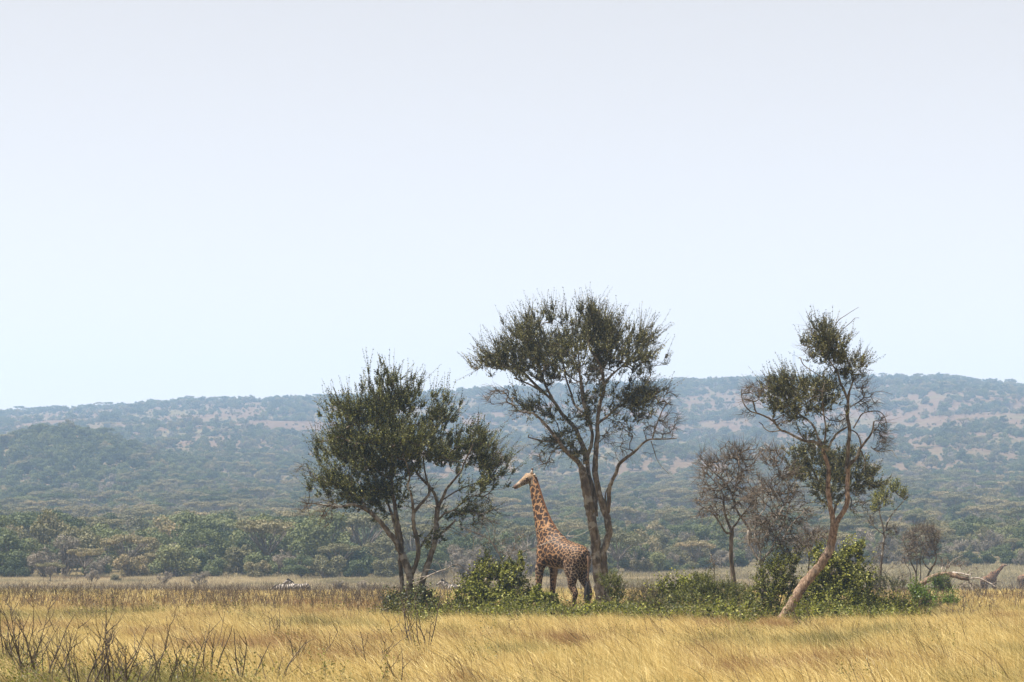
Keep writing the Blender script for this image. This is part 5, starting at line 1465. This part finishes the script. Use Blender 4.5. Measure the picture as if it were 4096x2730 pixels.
# skyline trees on the ridge, one by one
rngr = rng_of(610)
pxs = np.sort(-60 + 4220 * rngr.random(64))
for px in pxs:
    D = 2670 + 60 * rngr.random()
    k = int(rngr.choice([0, 1, 3, 6, 6, 7, 8]))
    x = (px - 2048) / F_PX * D
    hh = .6 + .6 * rngr.random()
    far_tree(k, (x, D, tz(x, D) - .1), hh, rngr.random() * 6.28, "small hazy tree on the hill's skyline, " + ("left of the four stemmed tree" if px < 1300 else "between the tall and leaning trees" if px < 3000 else "right of the radio mast" if px > 3176 else "just left of the radio mast"), "trees along the ridge", "ridge_tree")

# mast on the ridge
def mast():
    D = 2820.0
    x = (3176 - 2048) / F_PX * D
    z0 = tz(x, D); top = CAM_Z + (Y_H - 1399) / F_PX * D
    h = top - z0
    root = empty("radio_mast", (x, D, z0))
    tag(root, "thin grey lattice radio mast rising above the ridge", "mast")
    wd = lambda t: (1.3 - .5 * t)
    for sx in (-1, 1):
        for sy in (-1, 1):
            P = np.array([(sx * wd(t), sy * wd(t), h * t) for t in np.linspace(-.02, 1, 6)])
            obj("leg", mesh_tube("leg", P, np.full(6, .12), 6), M['mast_steel'], root)
    P0 = []; P1 = []
    nseg = 18
    for i in range(nseg):
        t0, t1 = i / nseg, (i + 1) / nseg
        for ax in range(4):
            c = [(-1, -1), (1, -1), (1, 1), (-1, 1)]
            a, b = c[ax], c[(ax + 1) % 4]
            P0.append((a[0] * wd(t0), a[1] * wd(t0), h * t0)); P1.append((b[0] * wd(t1), b[1] * wd(t1), h * t1))
            P0.append((a[0] * wd(t0), a[1] * wd(t0), h * t0)); P1.append((b[0] * wd(t0), b[1] * wd(t0), h * t0))
    V, F = frusta(np.array(P0), np.array(P1), np.full(len(P0), .05), np.full(len(P0), .05), 4)
    o = obj("bracing", mesh_np("bracing", V, F), M['mast_steel'], root); o["kind"] = "stuff"
    for zt_, r in ((.98, .62), (.93, .66), (.87, .62)):
        obj("antenna", mesh_tube("antenna", np.array([(0, 0, h * zt_ - .5), (0, 0, h * zt_), (0, 0, h * zt_ + .5)]), np.array([r, r, r]), 10), M['mast_steel'], root)
mast()

# ------------------------------------------------------------------ grass
def grass_tuft(seed, nb, R, L0, L1, lean, w, jit=.35, head=True):
    rng = rng_of(seed)
    base = rng.normal(0, R * .5, (nb, 2)); L = L0 + (L1 - L0) * rng.random(nb)
    ang = math.pi + rng.normal(0, jit * 1.6, nb)      # leans to -x
    le = np.clip(lean + rng.normal(0, .28, nb), .02, 1.3)
    dx = np.cos(ang); dy = np.sin(ang)
    ts = np.array([0, .4, .75, 1.0])
    Pm = np.stack([base[:, :1] + dx[:, None] * (L * le)[:, None] * (.25 * ts + .6 * ts ** 2)[None],
                   base[:, 1:] + dy[:, None] * (L * le)[:, None] * (.25 * ts + .6 * ts ** 2)[None],
                   L[:, None] * (ts - .28 * np.minimum(le, 1)[:, None] * ts ** 2) * (1 - .12 * le[:, None])], -1)
    fa = rng.random(nb) * math.pi
    wv = np.stack([np.cos(fa), np.sin(fa), np.zeros(nb)], 1)
    ws = np.array([1.0, .8, .55, .12])[None] * (w * (.6 + .8 * rng.random(nb)))[:, None]
    if head:
        hd = rng.random(nb) < .4
        ws[hd, 2] *= 1.9; ws[hd, 3] *= 4
    Lf = Pm - wv[:, None, :] * ws[..., None] * .5; Rt = Pm + wv[:, None, :] * ws[..., None] * .5
    V = np.stack([Lf, Rt], 2).reshape(-1, 3)
    b = (np.arange(nb) * 8)[:, None]
    F = np.concatenate([np.stack([b[:, 0] + 2 * i, b[:, 0] + 2 * i + 1, b[:, 0] + 2 * i + 3, b[:, 0] + 2 * i + 2], 1) for i in range(3)])
    me = mesh_np("tuft", V, F, {"rnd": np.repeat(rng.random(nb), 8)})
    me.materials.append(M['grass'])
    return me

TUFTS = [grass_tuft(1000 + i, 85, .34, .35, .85, (.5, .8, 1.0, .7, .9)[i], .0062) for i in range(5)]
TUFTS += [grass_tuft(1010 + i, 60, .26, .2, .5, .3, .007, 1.5, False) for i in range(3)]          # short greener tufts
def far_tuft(seed):
    return grass_tuft(seed, 100, .75, .3, .70, .35, .017, .8)
TUFTS += [far_tuft(1020 + i) for i in range(3)]

for i in range(2):
    me = far_tuft(1025 + i); me.materials.clear(); me.materials.append(M['pale_grass']); TUFTS.append(me)
rngg = rng_of(800)
def field(n, y0, y1, margin):
    y = np.sqrt(rngg.random(n) * (y1 ** 2 - y0 ** 2) + y0 ** 2)
    x = (rngg.random(n) * 2 - 1) * (y * .1781 + margin)
    return x, y
x1, y1 = field(34000, 24, 112, 3.0)
px1 = 2048 + x1 / y1 * F_PX
patch = fbm(x1 / 5.0, y1 / 9.0, 3)
leftn = sstep(1500, 300, px1) * sstep(62, 38, y1)
under = sstep(90, 97, y1) * sstep(1450, 1750, px1) * sstep(3650, 3450, px1)
pat2 = fbm(x1 / 1.6 + 31, y1 / 2.8 + 4, 3)
tint = np.clip((patch - .52) * 2.0 + (pat2 - .5) * 2.2 + .6 * leftn + .12 * under + .04 + .15 * sstep(46, 32, y1), -1, 1)
short = rngg.random(len(x1)) < .22 + .45 * leftn
k1 = np.where(short, rngg.integers(5, 8, len(x1)), rngg.integers(0, 5, len(x1)))
s1 = (.7 + .5 * rngg.random(len(x1))) * (.45 + 1.1 * fbm(x1 / 1.3 + 9, y1 / 2.2, 3))
wv_ = (fbm(x1 / 2.2 + 3, y1 / 3.5, 3) - .5)
belt = sstep(63, 75, y1 + 26 * wv_) * sstep(1350, 1700, px1 + 500 * wv_) * sstep(3900, 3500, px1 + 500 * wv_)
belt = belt * np.maximum(fbm(x1 / .9 + 20, y1 / 1.6, 2) < .56, (y1 > 90) * .85)
s1 = np.where(short, s1, s1 * (1 - .3 * leftn)) * (1 - np.minimum(.85, .8 * belt * (.7 + .6 * fbm(x1 / 1.5, y1 / 2.5, 2))))
s1 = np.minimum(s1, 1.08) * .88
z1 = terrain(x1, y1)
r1 = np.stack([rngg.normal(0, .08, len(x1)), rngg.normal(0, .08, len(x1)), np.where(short, rngg.random(len(x1)) * 6.28, rngg.normal(.15, .4, len(x1)))], 1)
scatter("grass", np.stack([x1, y1, z1 - .02], 1), r1, np.stack([s1] * 3, 1), k1, TUFTS, tint, label="long golden dry grass bending to the left across the plain")

x2, y2 = field(46000, 108, 356, 6.0)
px2 = 2048 + x2 / y2 * F_PX
patch = fbm(x2 / 14.0 + 5, y2 / 30.0, 3)
tint2 = np.clip((patch - .55) * 1.8 + (fbm(x2 / 5.0, y2 / 12.0 + 3, 2) - .5) * 1.4 + .55 * sstep(230, 300, y2) * sstep(900, 1500, px2), -1, 1)
s2 = (.7 + .5 * rngg.random(len(x2))) * (.8 + .4 * patch)
s2 = s2 * (1 - .35 * sstep(290, 330, y2))
k2 = np.where(rngg.random(len(x2)) < sstep(225, 285, y2), rngg.integers(11, 13, len(x2)), rngg.integers(8, 11, len(x2)))
z2 = terrain(x2, y2)
r2 = np.stack([np.zeros(len(x2)), np.zeros(len(x2)), rngg.normal(0, .8, len(x2))], 1)
scatter("far_grass", np.stack([x2, y2, z2 - .02], 1), r2, np.stack([s2 * 1.2, s2 * 1.2, s2], 1), k2, TUFTS, tint2, label="distant golden grass of the plain before the woodland")
x3, y3 = field(9000, 356, 430, 8.0)
px3 = 2048 + x3 / y3 * F_PX
k_ = y3 < 352 + 75 * sstep(2100, 3300, px3) + 10
x3, y3 = x3[k_], y3[k_]
s3 = .7 + .5 * rngg.random(len(x3))
scatter("meadow_grass", np.stack([x3, y3, terrain(x3, y3)], 1), np.stack([np.zeros(len(x3)), np.zeros(len(x3)), rngg.random(len(x3)) * 6.28], 1), np.stack([s3 * 1.3, s3 * 1.3, s3], 1), rngg.integers(11, 13, len(x3)), TUFTS,
        np.clip(.55 + .4 * (rngg.random(len(x3)) - .5), 0, 1), label="grey green grass strip at the woodland's foot")

# dry dark weeds standing in the plain
def weed_mesh(seed, ns, h, R):
    rng = rng_of(seed); P0 = []; P1 = []; R0 = []; R1 = []; rv = []
    for s in range(ns):
        p = np.array([rng.normal(0, R), rng.normal(0, R), 0]); d = unit(np.array([rng.normal(0, .22), rng.normal(0, .22), 1])); L = h * (.5 + .6 * rng.random()); k = 6; q_ = rng.random()
        for i in range(k):
            d = unit(d + rng.normal(0, .12, 3)); q = p + d * L / k
            P0.append(p); P1.append(q); R0.append(.010 * (1 - .12 * i)); R1.append(.010 * (1 - .12 * (i + 1))); rv.append(q_)
            if i > 1:
                for _ in range(2):
                    b = unit(d + rng.normal(0, .6, 3)); P0.append(q); P1.append(q + b * L * .16); R0.append(.006); R1.append(.003); rv.append(q_)
            p = q
    V, F = frusta(np.array(P0), np.array(P1), np.array(R0), np.array(R1), 3)
    me = mesh_np("weed", V, F, {"rnd": np.repeat(rv, 6)}); me.materials.append(M['weed'])
    return me
M['grey_weed'] = leaf_mat("grey_weed", [(0.0, (0.08, 0.068, 0.052)), (0.5, (0.16, 0.135, 0.10)), (1.0, (0.26, 0.215, 0.16))], 0.1, 0.8, objrand=0.4, spec=0.1)
WEEDS = [weed_mesh(1100 + i, 7, .95, .3) for i in range(4)]
for i in range(2):
    me = weed_mesh(1110 + i, 16, .8, .6); me.materials.clear(); me.materials.append(M['grey_weed']); WEEDS.append(me)
x4, y4 = field(48000, 62, 400, 6.0)
px4 = 2048 + x4 / y4 * F_PX
den = (sstep(90, 120, y4) * sstep(330, 260, y4) * (1 + 1.2 * sstep(190, 130, y4)) + 1.6 * sstep(1300, 2100, px4) * sstep(215, 250, y4)) * (.35 + .65 * sstep(2300, 1500, px4) + .35 * sstep(3300, 3800, px4)) + .10 * sstep(62, 110, y4) * sstep(2000, 1300, px4) + .04
den = den * (.3 + 1.4 * fbm(x4 / 8.0 + 3, y4 / 16.0, 3) ** 1.5)
k_ = rngg.random(len(x4)) < den * .30
x4, y4 = x4[k_], y4[k_]
s4 = (.55 + .6 * rngg.random(len(x4)))
scatter("dry_weeds", np.stack([x4, y4, terrain(x4, y4)], 1), np.stack([rngg.normal(0, .1, len(x4)), rngg.normal(0, .1, len(x4)), rngg.random(len(x4)) * 6.28], 1), np.stack([s4] * 3, 1), np.where((y4 > 215) & (rngg.random(len(x4)) < .85), rngg.integers(4, 6, len(x4)), rngg.integers(0, 4, len(x4))), WEEDS, label="dark dry weed stems standing in the grass of the plain")

# small green leafy weeds low in the near left grass and round the bushes
def sprig_mesh(seed):
    rng = rng_of(seed)
    O = np.stack([rng.normal(0, .15, 9), rng.normal(0, .15, 9), np.full(9, .02)], 1)
    LV, LF, rnd, s0, s1 = leaf_shoots(O, np.stack([rng.normal(0, .35, 9), rng.normal(0, .35, 9), np.ones(9)], 1), .25 + .3 * rng.random(9), 16, .04, .018, rng)
    me = mesh_np("sprig", LV, LF, {"rnd": rnd}); me.materials.append(M['leaf_fine'])
    return me
SPR = [sprig_mesh(1200 + i) for i in range(3)]
x5, y5 = field(15000, 26, 104, 2.0)
px5 = 2048 + x5 / y5 * F_PX
den = .5 * sstep(1500, 600, px5) * sstep(60, 36, y5) + .35 * sstep(90, 95, y5) * sstep(1500, 1700, px5) * sstep(3700, 3500, px5) + .02
k_ = rngg.random(len(x5)) < den * (fbm(x5 / 2.0, y5 / 3.0, 2) * 1.3)
x5, y5 = x5[k_], y5[k_]
s5 = (.7 + .7 * rngg.random(len(x5))) * (1 + .5 * (y5 > 85))
scatter("green_weeds", np.stack([x5, y5, terrain(x5, y5)], 1), np.stack([np.zeros(len(x5)), np.zeros(len(x5)), rngg.random(len(x5)) * 6.28], 1), np.stack([s5] * 3, 1), rngg.integers(0, 3, len(x5)), SPR, label="small green leafy weeds growing low in the grass")

# tall leafy undergrowth filling in between the bushes
def undergrowth_mesh(seed, mat, ll, lw, n=12):
    rng = rng_of(seed)
    O = np.stack([rng.normal(0, .28, n), rng.normal(0, .28, n), np.full(n, .02)], 1)
    Dr = np.stack([rng.normal(0, .35, n), rng.normal(0, .35, n), np.ones(n)], 1)
    LV, LF, rnd, s0, s1 = leaf_shoots(O, Dr, .3 + .55 * rng.random(n) ** 1.5, 16, ll, lw, rng, bend=-.1, spread=1.1, flat=.2)
    me = mesh_np("undergrowth", LV, LF, {"rnd": rnd}); me.materials.append(mat)
    return me
UND = [undergrowth_mesh(1300, M['leaf_bush'], .09, .055), undergrowth_mesh(1301, M['leaf_bush'], .075, .045), undergrowth_mesh(1302, M['leaf_fine'], .06, .026, 18), undergrowth_mesh(1303, M['leaf_dry'], .06, .025)]
n7 = 3400
y7 = 89 + 12.5 * rngg.random(n7); p7 = 1480 + 2180 * rngg.random(n7); x7 = (p7 - 2048) / F_PX * y7
k_ = rngg.random(n7) < (.25 + .75 * sstep(.42, .6, fbm(x7 / 1.3, y7 / 1.6, 3))) * sstep(1480, 1620, p7) * (1 - .85 * sstep(2240, 2290, p7) * sstep(2380, 2340, p7) * (y7 < 99)) * .62 * (1 - sstep(2970, 3010, p7) * sstep(3290, 3240, p7) * (y7 < 97.5))
x7, y7 = x7[k_], y7[k_]; s7 = (.4 + 1.0 * rngg.random(len(x7)) ** 1.8) * (.6 + .8 * fbm(x7 / .8 + 5, y7 / 1.2, 2))
scatter("undergrowth", np.stack([x7, y7, terrain(x7, y7)], 1), np.stack([0 * x7, 0 * x7, rngg.random(len(x7)) * 6.28], 1), np.stack([s7] * 3, 1), rngg.choice([0, 0, 1, 1, 2, 3, 3], len(x7)), UND, label="ragged green undergrowth linking the bushes under the trees")

# dark seed stalks leaning in the near grass
STK = []
for i in range(4):
    me = grass_tuft(1400 + i, 7, .3, .65, 1.05, (.6, .9, 1.1, .8)[i], .010, .3); me.materials.clear(); me.materials.append(M['weed']); STK.append(me)
x8, y8 = field(2600, 26, 96, 2.0)
k_ = rngg.random(len(x8)) < .25 + .9 * fbm(x8 / 3.0 + 2, y8 / 5.0, 2) ** 2
x8, y8 = x8[k_], y8[k_]; px8 = 2048 + x8 / y8 * F_PX
s8 = (.7 + .45 * rngg.random(len(x8))) * (1 - .6 * sstep(70, 80, y8) * sstep(1400, 1700, px8) * sstep(3800, 3500, px8))
scatter("seed_stalks", np.stack([x8, y8, terrain(x8, y8)], 1), np.stack([0 * x8, 0 * x8, rngg.normal(.1, .45, len(x8))], 1), np.stack([s8] * 3, 1), rngg.integers(0, 4, len(x8)), STK, label="thin dark seed stalks leaning in the near grass")

# ------------------------------------------------------------------ haze
def haze():
    m = bpy.data.materials.new("haze_air"); m.use_nodes = True
    nt = m.node_tree; nt.nodes.clear()
    out = nt.nodes.new("ShaderNodeOutputMaterial")
    v = nt.nodes.new("ShaderNodeVolumePrincipled")
    v.inputs['Color'].default_value = (0.46, 0.68, 1.0, 1)
    v.inputs['Density'].default_value = 0.00023
    v.inputs['Anisotropy'].default_value = 0.1
    nt.links.new(v.outputs[0], out.inputs['Volume'])
    x0, x1_, y0, y1_, z0, z1_ = -1480, 1480, -260, 3160, -6.0, 222.0
    V = [(x, y, z) for x in (x0, x1_) for y in (y0, y1_) for z in (z0, z1_)]
    F = [(0, 1, 3, 2), (4, 6, 7, 5), (0, 4, 5, 1), (2, 3, 7, 6), (0, 2, 6, 4), (1, 5, 7, 3)]
    me = bpy.data.meshes.new("haze"); me.from_pydata(V, [], F); me.update()
    o = obj("haze", me, m)
    tag(o, "pale blue haze in the air over the whole plain", kind="stuff")
haze()
